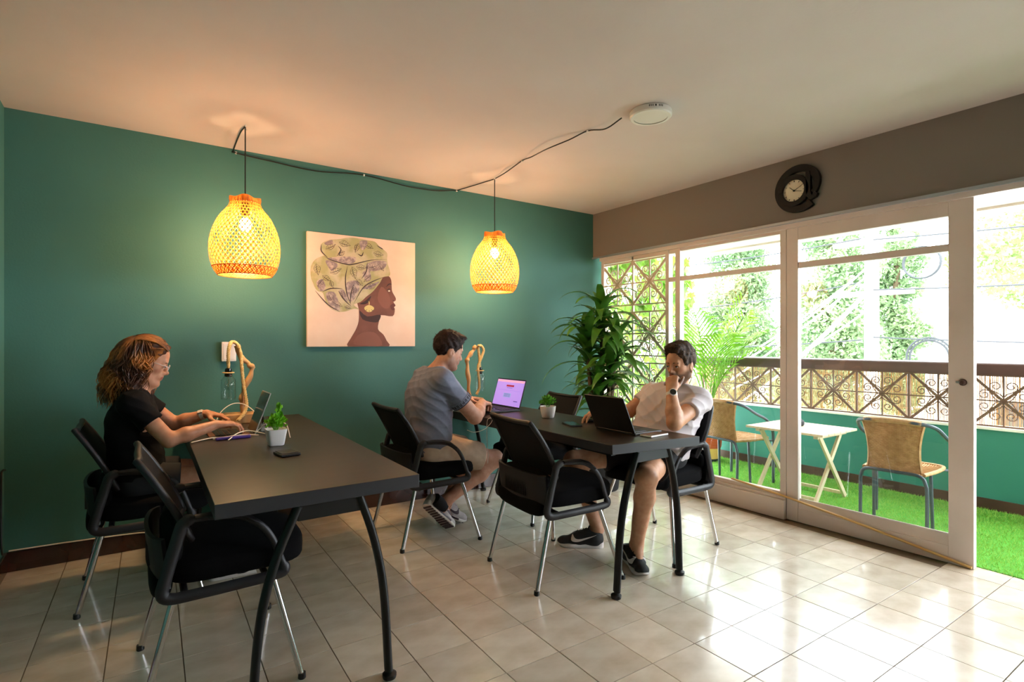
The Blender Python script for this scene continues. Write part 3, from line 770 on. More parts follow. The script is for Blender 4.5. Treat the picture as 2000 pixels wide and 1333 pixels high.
tag(MB().tube(catmull([(2.277, 3.52, 2.524), (2.225, 3.3, 2.505), (2.214, 3.079, 2.527), (2.16, 2.90, 2.492), (2.15, 2.72, 2.490), (2.19, 2.55, 2.505), (2.227, 2.422, 2.527), (2.235, 2.28, 2.495), (2.232, 2.15, 2.512)], 6), .0042, 6).build('lamp_cable', 'cord_black'), 'black cable drooping along the ceiling to the round ceiling light', 'cable')
cl = 0
for x, y, z, where in ((1.397, 3.983, 2.512, 'above the portrait'), (2.187, 3.980, 2.519, 'at the wall edge near the second pendant'), (.532, 3.983, 2.507, 'at the wall edge by the first pendant')):
    tag(MB().box((x, y, z), (.012, .014, .014)).build('cable_clip', 'white_plastic', None, 0, .002), 'tiny white cable clip ' + where, 'clip', 'white cable clips')
for x, y, where in ((2.214, 3.079, 'halfway along the ceiling cable'), (2.227, 2.422, 'on the ceiling cable near the round light')):
    tag(MB().box((x, y, 2.525), (.014, .012, .014)).build('cable_clip', 'white_plastic', None, 0, .002), 'tiny white cable clip ' + where, 'clip', 'white cable clips')
# round ceiling light
ct = thing('ceiling_light', 'round white surface mounted ceiling light, switched off', 'ceiling light', (2.335, 2.03, H))
MB().lathe([(.112, -.0015), (.114, -.006), (.114, -.030), (.108, -.036), (.092, -.036)], 48, caps=False).build('housing', 'white_plastic', ct, 40)
MB().lathe([(.001, -.033), (.0925, -.033)], 48, caps=False).build('diffuser', 'diffuser', ct, 0)
for a in (-2.48, -2.40, -2.32, -2.18, -2.02, -1.94, -1.86):
    R = Matrix.Rotation(a, 3, 'Z'); MB().box(R @ Vector((.1135, 0, -.013)), (.003, .004 if a != -2.18 else .007, .010), R).build('vent_slot', 'black_plastic', ct, 0)

# ================================================================== PORTRAIT CANVAS
mat('canvas', '#e3cbb8', .8, col2='#dcc0ab', nscale=5)
mat('art_skin', '#7a4a3c', .7, col2='#5b342b', nscale=5, nmix=(.4, .7)); mat('art_skin_lit', '#7f4f41', .7); mat('art_dark', '#3d2a2a', .8); mat('art_line', '#4c4043', .8)
mat('art_wrap', '#a9a374', .8, col2='#c3b596', nscale=9, nmix=(.45, .6)); mat('art_mauve', '#8f7f80', .8, col2='#bdaaa0', nscale=30, nmix=(.45, .6)); mat('art_gold', '#d9c27a', .6); mat('art_white', '#e9e0d6', .7); mat('art_lip', '#5a2d2b', .7)
XA, XB, ZA, ZB, YP = .980, 1.804, 1.222, 2.040, 3.962
cv = thing('portrait_canvas', 'square canvas print of a woman in profile with a patterned headwrap', 'painting', (1.392, 3.99, 1.222))
MB().bb((XA, YP, ZA), (XB, 3.989, ZB)).build('canvas', 'canvas', cv, 0, .002, world=True)
def cvs(x, y):   # trace coordinates -> canvas fraction
    u = (x - 105) / 1128; tp = 72 + 111 * u; bt = 1272 - 17 * u
    return u, (bt - y) / (bt - tp)
def art(name, poly, m, lv, smooth=True):
    P = [Vector((*cvs(*p), 0)) for p in poly]
    if smooth: P = catmull(P, 3, True)
    q = [(p.x, p.y) for p in P]
    f = lambda d: (lambda a, b: (XA + (XB - XA) * min(max(a, .001), .999), YP - d, ZA + (ZB - ZA) * min(max(b, .001), .999)))
    mb = MB().prism(q, f(.0003), f(.0004 + lv * .0004)); return mb.build(name, m, cv, 0, world=True)
def stroke(name, pts, r, m, lv):
    P = catmull([Vector((*cvs(*p), 0)) for p in pts], 4)
    Q = [(XA + (XB - XA) * p.x, YP - .0004 - lv * .0004, ZA + (ZB - ZA) * p.y) for p in P]; k = len(Q)
    MB().tube(Q, [max(.0006, r * math.sin(PI * (i + .6) / (k + .2))) for i in range(k)], 4, flat=.25, up=(0, 1, 0)).build(name, m, cv, 0, world=True)
art('face', [(870, 540), (930, 528), (960, 570), (965, 640), (972, 690), (1010, 755), (1006, 785), (985, 797), (1008, 832), (992, 852), (1000, 880), (975, 945), (850, 935), (830, 985), (815, 1080), (872, 1135), (910, 1200), (935, 1258), (720, 1261), (500, 1264), (530, 1180), (580, 1090), (610, 1000), (612, 880), (600, 780), (700, 640), (800, 560)], 'art_skin', 1)
art('cheek', [(850, 640), (920, 700), (950, 780), (930, 860), (860, 850), (810, 760)], 'art_skin_lit', 2)
art('shoulder', [(560, 1240), (600, 1150), (700, 1110), (800, 1130), (860, 1250), (700, 1255)], 'art_skin_lit', 2)
art('neck_shadow', [(620, 890), (700, 950), (840, 930), (820, 1000), (760, 1010), (650, 980)], 'art_dark', 2)
art('headwrap', [(235, 215), (265, 180), (320, 158), (420, 150), (520, 130), (620, 142), (700, 158), (780, 172), (830, 220), (870, 250), (915, 290), (915, 350), (920, 400), (938, 450), (945, 522), (872, 540), (835, 600), (760, 690), (690, 745), (630, 800), (560, 830), (612, 875), (560, 872), (480, 900), (400, 905), (330, 870), (280, 800), (255, 712), (200, 690), (165, 620), (140, 540), (142, 440), (180, 370), (245, 330), (262, 320), (238, 270)], 'art_wrap', 3)
for q in ([(300, 350), (470, 330), (580, 340), (560, 395), (480, 405), (360, 385)], [(700, 400), (800, 370), (905, 380), (880, 450), (760, 480), (690, 460)], [(490, 600), (590, 580), (620, 660), (560, 780), (510, 790), (480, 700)], [(410, 690), (460, 680), (500, 800), (450, 770)], [(640, 660), (780, 600), (830, 590), (740, 660)], [(280, 720), (360, 700), (400, 780), (420, 890), (330, 860)], [(190, 600), (250, 570), (280, 660), (230, 695)], [(280, 370), (400, 410), (350, 480), (310, 450)], [(270, 190), (340, 160), (350, 200), (290, 215)], [(650, 500), (720, 470), (740, 560), (690, 580)], [(620, 170), (700, 165), (680, 240), (640, 260)]):
    art('leaf_patch', q, 'art_mauve', 4)
for q in ([(265, 330), (330, 368), (480, 410), (560, 408), (740, 365), (912, 355)], [(238, 210), (240, 280), (300, 345)], [(495, 430), (475, 560), (487, 700), (530, 835)], [(890, 535), (760, 585), (655, 655), (560, 815)], [(250, 700), (330, 665), (445, 665)], [(405, 690), (455, 770), (535, 850)], [(600, 300), (640, 320), (660, 280)], [(400, 220), (430, 260), (410, 310), (450, 320)], [(560, 620), (530, 720), (525, 820)], [(180, 690), (300, 830), (420, 905)], [(700, 390), (690, 480), (640, 560)], [(800, 210), (850, 240), (870, 250)]):
    stroke('fold_line', q, .0042, 'art_line', 5)
r1 = random.Random(11)
for (x, y, a, L_) in ((330, 230, -.5, 110), (470, 200, .3, 120), (590, 240, 1.9, 100), (720, 220, .5, 100), (820, 300, .2, 110), (430, 300, 2.6, 90), (200, 470, 1.4, 120), (290, 560, .6, 100), (380, 480, -.4, 120), (230, 610, 2.2, 90), (340, 620, 1.2, 80), (560, 500, 1.3, 130), (640, 440, .1, 110), (760, 430, -.3, 130), (850, 440, .9, 90), (700, 560, 2.4, 100), (560, 680, 1.5, 110), (620, 600, .8, 100), (740, 640, 2.7, 110), (330, 760, 1.1, 110), (400, 830, .4, 100), (450, 730, 1.3, 90), (500, 860, .2, 70)):
    c_, s_ = math.cos(a), math.sin(a); pt_ = lambda u_, v_: (x + c_ * u_ - s_ * v_, y + s_ * u_ + c_ * v_)
    stroke('leaf_vein', [pt_(-L_ / 2, 0), pt_(0, 6), pt_(L_ / 2, 0)], .0019, 'art_line', 6)
    for sg in (1, -1):
        stroke('leaf_edge', [pt_(-L_ / 2, 0), pt_(-L_ * .1, sg * L_ * .26), pt_(L_ / 2, 0)], .0012, 'art_line', 6)
        for k in range(3): stroke('leaf_vein', [pt_(-L_ * .3 + k * L_ * .2, 3), pt_(-L_ * .2 + k * L_ * .2, sg * L_ * .10), pt_(-L_ * .14 + k * L_ * .2, sg * L_ * .19)], .0010, 'art_line', 6)
art('eye', [(926, 680), (942, 676), (946, 686), (932, 690)], 'art_white', 4); stroke('eyelid', [(912, 675), (935, 662), (955, 672)], .004, 'art_dark', 5)
stroke('eyebrow', [(905, 640), (935, 612), (965, 612)], .005, 'art_dark', 4); art('lips', [(955, 830), (985, 812), (1006, 832), (990, 850), (1000, 872), (975, 885), (955, 860)], 'art_lip', 4)
stroke('nostril', [(975, 775), (990, 788)], .003, 'art_dark', 4); stroke('hairline', [(625, 820), (690, 800), (740, 740)], .012, 'art_dark', 2)
art('earring', [(668, 862), (690, 840), (718, 832), (748, 840), (772, 862), (755, 890), (720, 906), (686, 892)], 'art_gold', 6); stroke('earring_hook', [(715, 790), (720, 810), (718, 835)], .0035, 'art_gold', 6)
for i in range(7):
    a = PI * (.12 + .76 * i / 6); stroke('earring_ray', [(720 + 30 * math.cos(a), 860 + 25 * math.sin(a)), (720 + 55 * math.cos(a), 860 + 45 * math.sin(a))], .0018, 'art_dark' if i % 2 else 'art_gold', 7)

# ================================================================== @ SHAPED CLOCK
mat('clock_black', '#110c0b', .4, spec=.3); mat('dial', '#e6dcc4', .6)
ck = thing('wall_clock', 'black wall clock shaped like an at sign on the grey beam', 'clock', (3.74, 1.94, 2.30))
def ck_pt(a, r): return (1.937 + r * -math.cos(a) * 1.0, 2.307 + r * math.sin(a))   # seen from the room: +a turns up from the right
def ribbon(pts, w0, d0, d1, nm):
    P = [Vector((p[0], p[1])) for p in pts]; G0, G1 = [], []
    for i in range(len(P)):
        t = (P[min(i + 1, len(P) - 1)] - P[max(i - 1, 0)]).normalized(); n_ = Vector((-t.y, t.x)); w_ = w0[i] if isinstance(w0, list) else w0
        G0.append(P[i] + n_ * w_); G1.append(P[i] - n_ * w_)
    mb = MB(); k = len(P); V = []
    for x in (3.74 - d0, 3.74 - d1):
        V += [(x, p.x, p.y) for p in G0] + [(x, p.x, p.y) for p in G1]
    F = []
    for i in range(k - 1):
        F += [(i, i + 1, k + i + 1, k + i), (2 * k + i, 3 * k + i, 3 * k + i + 1, 2 * k + i + 1), (i, 2 * k + i, 2 * k + i + 1, i + 1), (k + i, k + i + 1, 3 * k + i + 1, 3 * k + i)]
    F += [(0, k, 3 * k, 2 * k), (k - 1, 3 * k - 1, 4 * k - 1, 2 * k - 1)]
    return mb.add(V, F).build(nm, 'clock_black', ck, 40, .003, world=True)
angs = [math.radians(-50 - (365 - 30) * i / 44) for i in range(45)]
ring = [ck_pt(a, .139 - .010 * max(0, (i - 34) / 10) ** 1.5 * 3) for i, a in enumerate(angs)]
ribbon(ring, [.024] * 38 + [.024 - .0012 * i for i in range(7)], 0, .026, 'outer_ring')
dc = (1.968, 2.300)
ribbon([(dc[0] + .092 * math.cos(2 * PI * i / 40), dc[1] + .092 * math.sin(2 * PI * i / 40)) for i in range(41)], .017, 0, .030, 'dial_ring')
ribbon([(1.868, 2.408), (1.868, 2.36), (1.868, 2.28), (1.862, 2.245), (1.845, 2.228), (1.826, 2.236), (1.815, 2.255)], [.015, .016, .017, .017, .016, .015, .014], 0, .030, 'stem')
MB().lathe([(.0005, 0), (.080, 0), (.080, .012), (.0005, .012)], 40, caps=False).xf(Matrix.Translation((3.74, dc[0], dc[1])) @ Matrix.Rotation(-PI / 2, 4, 'Y')).build('dial', 'dial', ck, 30, world=True)
for i in range(12):
    a = i * PI / 6; MB().bar((3.727, dc[0] + .060 * math.sin(a), dc[1] + .060 * math.cos(a)), (3.727, dc[0] + .071 * math.sin(a), dc[1] + .071 * math.cos(a)), .006, .002).build('hour_mark', 'art_line', ck, 0, world=True)
for a, L_, w_ in ((math.radians(-48), .042, .006), (math.radians(62), .058, .0028), (math.radians(103), .052, .004)):
    MB().bar((3.725, dc[0] + .008 * math.sin(a), dc[1] - .008 * math.cos(a)), (3.725, dc[0] - L_ * math.sin(a), dc[1] + L_ * math.cos(a)), w_, .002).build('hand', 'clock_black', ck, 0, world=True)
MB().ball((3.725, *dc), .006, 10, 6).build('hub', 'clock_black', ck, world=True)

# ================================================================== ROPE LAMPS
def rope(pts, r, turns_per_m=42):
    P = catmull(pts, 10); mb = MB(); L = [0]
    for a, b in zip(P, P[1:]): L.append(L[-1] + (b - a).length)
    u = Vector((.3, 1, .2))
    for s in range(3):
        Q = []
        for i, p in enumerate(P):
            t = (P[min(i + 1, len(P) - 1)] - P[max(i - 1, 0)]).normalized(); x = (u - t * u.dot(t)).normalized(); y = t.cross(x)
            a = 2 * PI * (s / 3 + L[i] * turns_per_m / 1.6); Q.append(p + (x * math.cos(a) + y * math.sin(a)) * r * .5)
        mb.tube(Q, r * .62, 6)
    return mb
def rope_lamp(label, base, branch, ropes, jar, bsize):
    t = thing('rope_lamp', label, 'table lamp', (*base, .7505), 0, 'driftwood table lamps')
    MB().box((0, 0, .03), bsize).build('base', 'wood_lamp', t, 0, .004)
    br = MB()
    P = catmull(branch, 6); k = len(P); br.tube([(p.x + .003 * math.sin(i * 1.3), p.y, p.z) for i, p in enumerate(P)], [.0155 + .0035 * math.sin(i * .9 + 1) for i in range(k)], 10)
    br.build('branch', 'wood_lamp', t, 60, world=True)
    for q in ropes: rope(q, .0105).build('rope', 'rope', t, 60, world=True)
    jx, jy, jz = jar
    MB().lathe([(.012, 0), (.018, -.004), (.020, -.02), (.017, -.034), (.021, -.036), (.021, -.05), (.014, -.055)], 16, (jx, jy, jz + .05)).build('socket', 'black_gloss', t, world=True)
    MB().lathe([(.028, 0), (.034, .001), (.034, .006), (.028, .007)], 24, (jx, jy, jz + .018), caps=False).build('jar_collar', 'rope', t, world=True)
    MB().lathe([(.022, .02), (.025, .0), (.041, -.022), (.0415, -.06), (.0415, -.135), (.039, -.142), (.0385, -.135), (.0395, -.06), (.039, -.024), (.023, -.001)], 28, (jx, jy, jz), caps=False).build('jar', 'jar_glass', t, 60, world=True)
    MB().lathe([(.012, 0), (.013, -.02), (.022, -.045), (.024, -.06), (.018, -.078), (.006, -.086)], 18, (jx, jy, jz)).build('bulb', 'jar_glass', t, 60, world=True)
    MB().tube([(jx, jy, jz - .01), (jx + .004, jy, jz - .04), (jx - .004, jy, jz - .05), (jx, jy, jz - .065)], .0012, 5).build('filament', 'gold', t, world=True)
YL = 3.75
rope_lamp('driftwood table lamp with rope and a glass jar by the woman', (.515, 3.76),
          [(.545, YL, .79), (.535, YL, .88), (.545, YL, .955), (.592, YL, 1.075), (.575, YL, 1.115), (.525, YL, 1.165), (.505, YL, 1.235)],
          [[(.456, YL - .02, 1.088), (.455, YL - .03, 1.18), (.463, YL - .03, 1.235), (.478, YL - .02, 1.255), (.505, YL - .02, 1.24), (.525, YL - .02, 1.18), (.530, YL - .025, 1.10), (.538, YL - .03, 1.0), (.548, YL - .04, .92), (.553, YL - .05, .86), (.535, YL - .07, .815), (.50, YL - .09, .775)]],
          (.456, YL - .02, 1.045), (.20, .15, .058))
rope_lamp('driftwood table lamp with rope and a glass jar beside the grey shirted man', (2.18, 3.76),
          [(2.175, YL, .78), (2.168, YL, .95), (2.155, YL, 1.09), (2.165, YL, 1.13), (2.205, YL, 1.18), (2.235, YL, 1.222)],
          [[(2.262, YL - .02, 1.048), (2.258, YL - .02, 1.12), (2.252, YL - .02, 1.17), (2.245, YL - .02, 1.215)], [(2.240, YL - .03, 1.225), (2.268, YL - .03, 1.225), (2.290, YL - .03, 1.19), (2.275, YL - .03, 1.14), (2.252, YL - .03, 1.09), (2.240, YL - .03, 1.04), (2.245, YL - .04, .90), (2.22, YL - .04, .84)]],
          (2.262, YL - .02, 1.005), (.19, .14, .058))

# ================================================================== THINGS ON THE TABLES
sk = thing('wall_socket', 'white wall socket box behind the rope lamp', 'socket', (.487, 3.99, 1.19))
MB().bb((.444, 3.955, 1.128), (.530, 3.9895, 1.256)).build('box', 'white_plastic', sk, 0, .005, world=True)
MB().bb((.455, 3.952, 1.14), (.519, 3.956, 1.244)).build('cover_plate', 'white_plastic', sk, 0, .002, world=True)
MB().bb((.478, 3.950, 1.18), (.496, 3.953, 1.205)).build('rocker', 'silver', sk, 0, .001, world=True)
def small_plant(name, label, x, y, sq, mleaf, seed, tall=False):
    t = thing(name, label, 'potted plant', (x, y, .7505)); r = random.Random(seed)
    if sq:
        po = MB(); pr = [(.030, 0), (.034, .004), (.046, .075), (.047, .08), (.043, .08), (.040, .068)]
        V = []; F = []
        for q, z in pr:
            for j in range(24):
                a = 2 * PI * j / 24 + PI / 4; e = .28; sg = lambda v: math.copysign(abs(v) ** e, v)
                V.append((q * sg(math.cos(a)), q * sg(math.sin(a)), z))
        for i in range(len(pr) - 1):
            for j in range(24): F.append((i * 24 + j, i * 24 + (j + 1) % 24, (i + 1) * 24 + (j + 1) % 24, (i + 1) * 24 + j))
        F.append(tuple(range(23, -1, -1))); F.append(tuple((len(pr) - 1) * 24 + j for j in range(24)))
        po.add(V, F).build('pot', 'pot_white', t, 50)
    else:
        MB().lathe([(.034, 0), (.040, .004), (.050, .05), (.053, .078), (.050, .078), (.046, .066)], 32).build('pot', 'pot_white', t, 50)
    MB().lathe([(.001, .066), (.042, .066)], 20, caps=False).build('soil', 'soil', t)
    fo = MB()
    for i in range(150):
        a = r.uniform(0, 2 * PI); f = r.uniform(.1, 1) ** .6; el = r.uniform(.15, 1.45)
        c = Vector((math.cos(a) * math.cos(el) * .055 * f, math.sin(a) * math.cos(el) * .055 * f, .085 + math.sin(el) * .062 * f))
        if tall and i < 26: c = Vector((.012 + r.uniform(-.012, .012), r.uniform(-.012, .012), .14 + i * .0022))
        d = (c - Vector((0, 0, .075))).normalized(); sd = d.orthogonal().normalized(); sd = Matrix.Rotation(r.uniform(0, 6.3), 3, d) @ sd; up_ = d.cross(sd); s = r.uniform(.010, .0155) * (1.15 if sq else .95)
        fo.add([c - d * s * .3, c + sd * s * .62 + d * s * .3, c + d * s * 1.2 + up_ * s * .2, c - sd * s * .62 + d * s * .3, c + d * s * .4 + up_ * s * .35], [(0, 1, 4), (1, 2, 4), (2, 3, 4), (3, 0, 4)])
    fo.build('foliage', mleaf, t, 80)
    st = MB()
    for i in range(9):
        a = i * .7; st.tube([(0, 0, .06), (.022 * math.cos(a), .022 * math.sin(a), .10), (.035 * math.cos(a), .035 * math.sin(a), .125)], .0018, 4)
    st.build('stems', 'leaf_small', t)
small_plant('potted_plant', 'small lime green plant in a square white pot on the woman\'s table', .553, 2.83, True, 'leaf_lime', 3, True)
small_plant('potted_plant', 'small dark green plant in a round white pot between the two laptops', 2.245, 2.83, False, 'leaf_small', 8)

def laptop(name, label, hinge, face, w_, dpt, hgt, tilt, screen=None, body='black_plastic'):
    """hinge: centre of the hinge on the table; face: direction (deg) from hinge toward the user; tilt: lean of the lid past vertical"""
    t = thing(name, label, 'laptop', (*hinge, .7512), math.radians(face))
    b = MB().bb((0, -w_ / 2, 0), (dpt, w_ / 2, .013)).build('base', body, t, 0, .003)
    kb = MB().bb((.02, -w_ / 2 + .02, .0128), (dpt * .58, w_ / 2 - .02, .0136)).build('keyboard_well', 'black_gloss', b, 0)
    for i in range(5):
        for j in range(14):
            if i == 4 and 3 < j < 10: continue
            yy = -w_ / 2 + .03 + (j + .5) * (w_ - .06) / 14; xx = .028 + (i + .5) * (dpt * .58 - .036) / 5
            MB().box((xx, yy, .0145), (.0165, (w_ - .06) / 14 - .003, .0022)).build('key', 'chair_plastic', b, 0)
    MB().bb((dpt * .63, -.05, .0128), (dpt * .94, .05, .0135)).build('touchpad', 'chair_plastic', b, 0)
    R = Matrix.Rotation(-tilt, 4, 'Y'); 
    lid = MB().bb((-.004, -w_ / 2, .0), (.003, w_ / 2, hgt)).xf(Matrix.Translation((0, 0, .012)) @ R).build('lid', body, t, 0, .002)
    sm = MB().bb((.0028, -w_ / 2 + .007, .012), (.0036, w_ / 2 - .007, hgt - .009)).xf(Matrix.Translation((0, 0, .012)) @ R)
    so = sm.build('screen', screen or 'black_gloss', lid, 0)
    MB().tube([(0, -w_ / 2 + .02, .012), (0, w_ / 2 - .02, .012)], .006, 8).build('hinge', 'black_plastic', t)
    return t, lid, R
mat('screen_purple', '#9d86d8', .4, emit='#9a80dd', estr=.75); mat('screen_pink', '#d79ab8', .4, emit='#d596b8', estr=.7); mat('screen_red', '#9a2a44', .4, emit='#96203c', estr=.55); mat('screen_blue', '#8f9fd8', .4, emit='#8a9ad8', estr=.6); mat('screen_ink', '#51408a', .4, emit='#4b3a88', estr=.5)
t, lid, R = laptop('laptop', 'open black laptop with a purple web page facing the grey shirted man', (2.285, 3.40), 180, .375, .250, .220, math.radians(17), 'screen_purple')
def scr(y0, y1, z0, z1, m, n): MB().bb((.0034, y0, z0), (.0040, y1, z1)).xf(Matrix.Translation((0, 0, .012)) @ R).build(n, m, lid, 0)
scr(-.178, .178, .193, .209, 'screen_pink', 'browser_bar'); scr(-.045, .055, .158, .172, 'screen_red', 'page_heading'); scr(-.035, .04, .147, .150, 'screen_ink', 'page_subtitle')
scr(-.06, .04, .075, .108, 'screen_blue', 'page_table')
for i in range(4): scr(-.05, .03, .080 + i * .007, .083 + i * .007, 'screen_ink', 'table_row')
scr(.09, .14, .048, .054, 'screen_ink', 'page_button'); scr(-.15, .15, .130, .1305, 'screen_ink', 'page_rule')
laptop('laptop', 'open black laptop with its lid toward the viewer before the white shirted man', (2.187, 2.157), 0, .302, .212, .215, math.radians(25.5), None, 'black_plastic')
# tablet and keyboard of the woman
tb = thing('tablet', 'thin dark tablet standing upright on the woman\'s table', 'tablet', (.52, 3.31, .7512))
Rt = Matrix.Translation((0, 0, .0)) @ Matrix.Rotation(math.radians(20), 4, 'Y')
MB().bb((-.003, -.105, .0), (.003, .125, .235)).xf(Rt).build('case', 'silver', tb, 0, .002); MB().bb((-.0037, -.100, .005), (-.0030, .120, .230)).xf(Rt).build('screen', 'black_gloss', tb, 0)
MB().bar((.075, .01, .002), (.045, .01, .12), .10, .003, up=(1, 0, 0)).build('kickstand', 'black_plastic', tb, 0)
mat('leather', '#6d3d1f', .5, col2='#4d2a14', nscale=30)
kb = thing('tablet_keyboard', 'brown keyboard folio under the woman\'s hands', 'keyboard', (.40, 3.32, .7512))
MB().box((0, 0, .004), (.19, .235, .008)).build('folio', 'leather', kb, 0, .002)
for i in range(5):
    for j in range(12): MB().box((-.055 + i * .026, -.095 + j * .0172, .009), (.021, .0145, .003)).build('key', 'black_plastic', kb, 0)
pn = thing('pencil_case', 'slim purple pencil case at the edge of the woman\'s table', 'pencil case', (.405, 3.125, .7512), .05)
mat('purple', '#4b2f86', .5); MB().box((0, 0, .008), (.165, .022, .016)).build('body', 'purple', pn, 0, .006, seg=3); MB().box((-.085, 0, .010), (.02, .006, .003)).build('zip_pull', 'silver', pn, 0, .001)
pb = thing('wallet', 'small flat black wallet on the near half of the woman\'s table', 'wallet', (.545, 2.555, .7512), math.radians(8))
MB().box((0, 0, .006), (.085, .105, .012)).build('cover', 'black_plastic', pb, 0, .004); MB().box((0, 0, .0135), (.07, .09, .003)).build('flap', 'chair_plastic', pb, 0, .001); MB().box((.0, .0, .0152), (.03, .02, .0006)).build('emblem', 'table_metal', pb, 0)
for lab, P in (('white cable arching over the rope lamp base behind the tablet', [(.36, 3.56, .757), (.40, 3.6, .84), (.47, 3.62, .885), (.54, 3.6, .87), (.60, 3.5, .80), (.605, 3.36, .757)]),
               ('white cable lying along the purple pencil case', [(.215, 3.10, .757), (.30, 3.15, .762), (.36, 3.165, .760), (.45, 3.17, .762), (.53, 3.15, .757)]),
               ('white cable looping in front of the tablet foot', [(.375, 3.07, .757), (.43, 3.17, .772), (.49, 3.19, .778), (.56, 3.1, .765), (.60, 2.98, .757), (.585, 2.9, .757)]),
               ('white cable curling past the square plant pot', [(.52, 3.21, .757), (.56, 3.19, .80), (.60, 3.11, .842), (.64, 3.02, .82), (.65, 2.97, .757)])):
    tag(MB().tube(catmull(P, 8), .0026, 6).build('white_cable', 'cord_white'), lab, 'cable', 'white cables on the woman\'s table')
pg = thing('charger_plug', 'white charger plug standing by the tablet foot', 'plug', (.585, 3.30, .7512)); MB().box((0, 0, .022), (.036, .03, .044)).build('body', 'white_plastic', pg, 0, .005); MB().box((0, 0, .048), (.012, .012, .008)).build('cable_boot', 'white_plastic', pg, 0, .002)
ph = thing('smartphone', 'black smartphone lying flat beside the round plant pot side of the laptop', 'phone', (2.17, 2.50, .7512), math.radians(-20)); MB().box((0, 0, .004), (.075, .155, .008)).build('body', 'black_plastic', ph, 0, .003); MB().box((0, 0, .0083), (.068, .147, .0008)).build('screen', 'black_gloss', ph, 0)
ph['label'] = 'black smartphone lying flat left of the white shirted man\'s laptop'
ph = thing('smartphone', 'smartphone in a clear case near the white shirted man\'s elbow', 'phone', (2.285, 1.962, .7512), math.radians(-86)); MB().box((0, 0, .0045), (.075, .15, .009)).build('case', 'white_plastic', ph, 0, .003); MB().box((0, 0, .0093), (.068, .143, .0008)).build('screen', 'leather', ph, 0)
ms = thing('computer_mouse', 'dark computer mouse under the white shirted man\'s right hand', 'mouse', (2.33, 2.535, .7512), PI); MB().ball((0, 0, .009), (.046, .027, .009), 20, 12, .9).build('body', 'chair_plastic', ms, 60); MB().box((.025, 0, .017), (.012, .005, .004)).build('wheel', 'rubber', ms, 0)
# cables on walls
tag(MB().tube(catmull([(-.593, 3.97, .56), (-.592, 3.90, .57), (-.592, 3.86, .53), (-.592, 3.86, .25), (-.590, 3.87, .14), (-.585, 3.93, .118)], 6), .005, 6).build('wall_cable', 'cord_black'), 'black cable running down the left wall to the baseboard', 'cable')
tag(MB().tube(catmull([(-.58, 3.979, .116), (-.30, 3.976, .112), (0., 3.974, .100), (.12, 3.973, .085), (.5, 3.973, .113), (1.3, 3.976, .118), (2.0, 3.976, .116)], 6), .0038, 6).build('floor_cable', 'cord_white'), 'pale cable lying along the top of the back baseboard', 'cable')
tag(MB().tube(catmull([(1.940, 2.965, .7535), (1.900, 2.965, .756), (1.878, 2.965, .725), (1.83, 2.972, .69), (1.77, 2.99, .677), (1.735, 3.02, .690)], 8), .002, 6).build('earphone_wire', 'cord_white'), 'thin white wire looping under the grey shirted man\'s elbow', 'cable')
tag(MB().tube(catmull([(1.93, 3.012, .7535), (1.90, 3.012, .7545), (1.882, 3.012, .73), (1.882, 3.014, .62), (1.888, 3.010, .52), (1.884, 3.008, .46)], 8), .0022, 6).build('charging_cable', 'cord_white'), 'thin pale cable hanging from the table edge beside the man\'s knee', 'cable')
tag(MB().tube(catmull([(3.768, 1.012, .012), (3.765, 1.25, .05), (3.762, 1.55, .098), (3.76, 1.9, .145), (3.76, 2.15, .175), (3.762, 2.47, .205)], 8), .0078, 8).build('yellow_strap', 'cord_yellow'), 'yellow cord stretched low across the sliding door', 'cord')
# ================================================================== PLANTS
def strap_leaf(name, L, w_, droop, m, fold=.25, n=9):
    G = [[], [], []]
    for i in range(n + 1):
        t = i / n; a = droop[0] + (droop[1] - droop[0]) * t ** 1.2
        if i == 0: p = Vector((0, 0, 0))
        else: p = p + Vector((math.cos(a), 0, math.sin(a))) * L / n
        h = w_ * (math.sin(PI * min(1, .12 + .88 * t) ** .8) ** .8 if t < 1 else 0) + .0008
        nz = Vector((-math.sin(a), 0, math.cos(a)))
        G[0].append(p + Vector((0, h, 0)) + nz * h * fold); G[1].append(p.copy()); G[2].append(p + Vector((0, -h, 0)) + nz * h * fold)
    mb = MB().sheet(G); me = bpy.data.meshes.new(name); me.from_pydata(mb.v, [], mb.f); me.materials.append(MATS[m]); me.polygons.foreach_set('use_smooth', [True] * len(me.polygons)); return me
dt = thing('dracaena_plant', 'tall leafy dracaena in the room corner by the scroll grille', 'plant', (3.27, 3.38, 0))
pot = MB().lathe([(.13, 0), (.14, .01), (.17, .28), (.175, .30), (.16, .30), (.155, .26)], 32).build('pot', 'tyre_black', dt, 50); MB().lathe([(.001, .265), (.157, .265)], 24, caps=False).build('soil', 'soil', dt)
LM = [strap_leaf('leaf', L, w_, dr_, 'leaf_drac') for L, w_, dr_ in ((.46, .040, (.8, -1.2)), (.42, .038, (.5, -1.3)), (.36, .036, (1.1, -.5)), (.44, .042, (.3, -1.2)), (.32, .036, (.8, .0)))]
heads = [((.02, .02), 1.44, 40), ((-.10, .08), 1.26, 32), ((.05, -.05), 1.04, 36), ((-.05, .0), .86, 32), ((.10, -.07), 1.24, 26)]
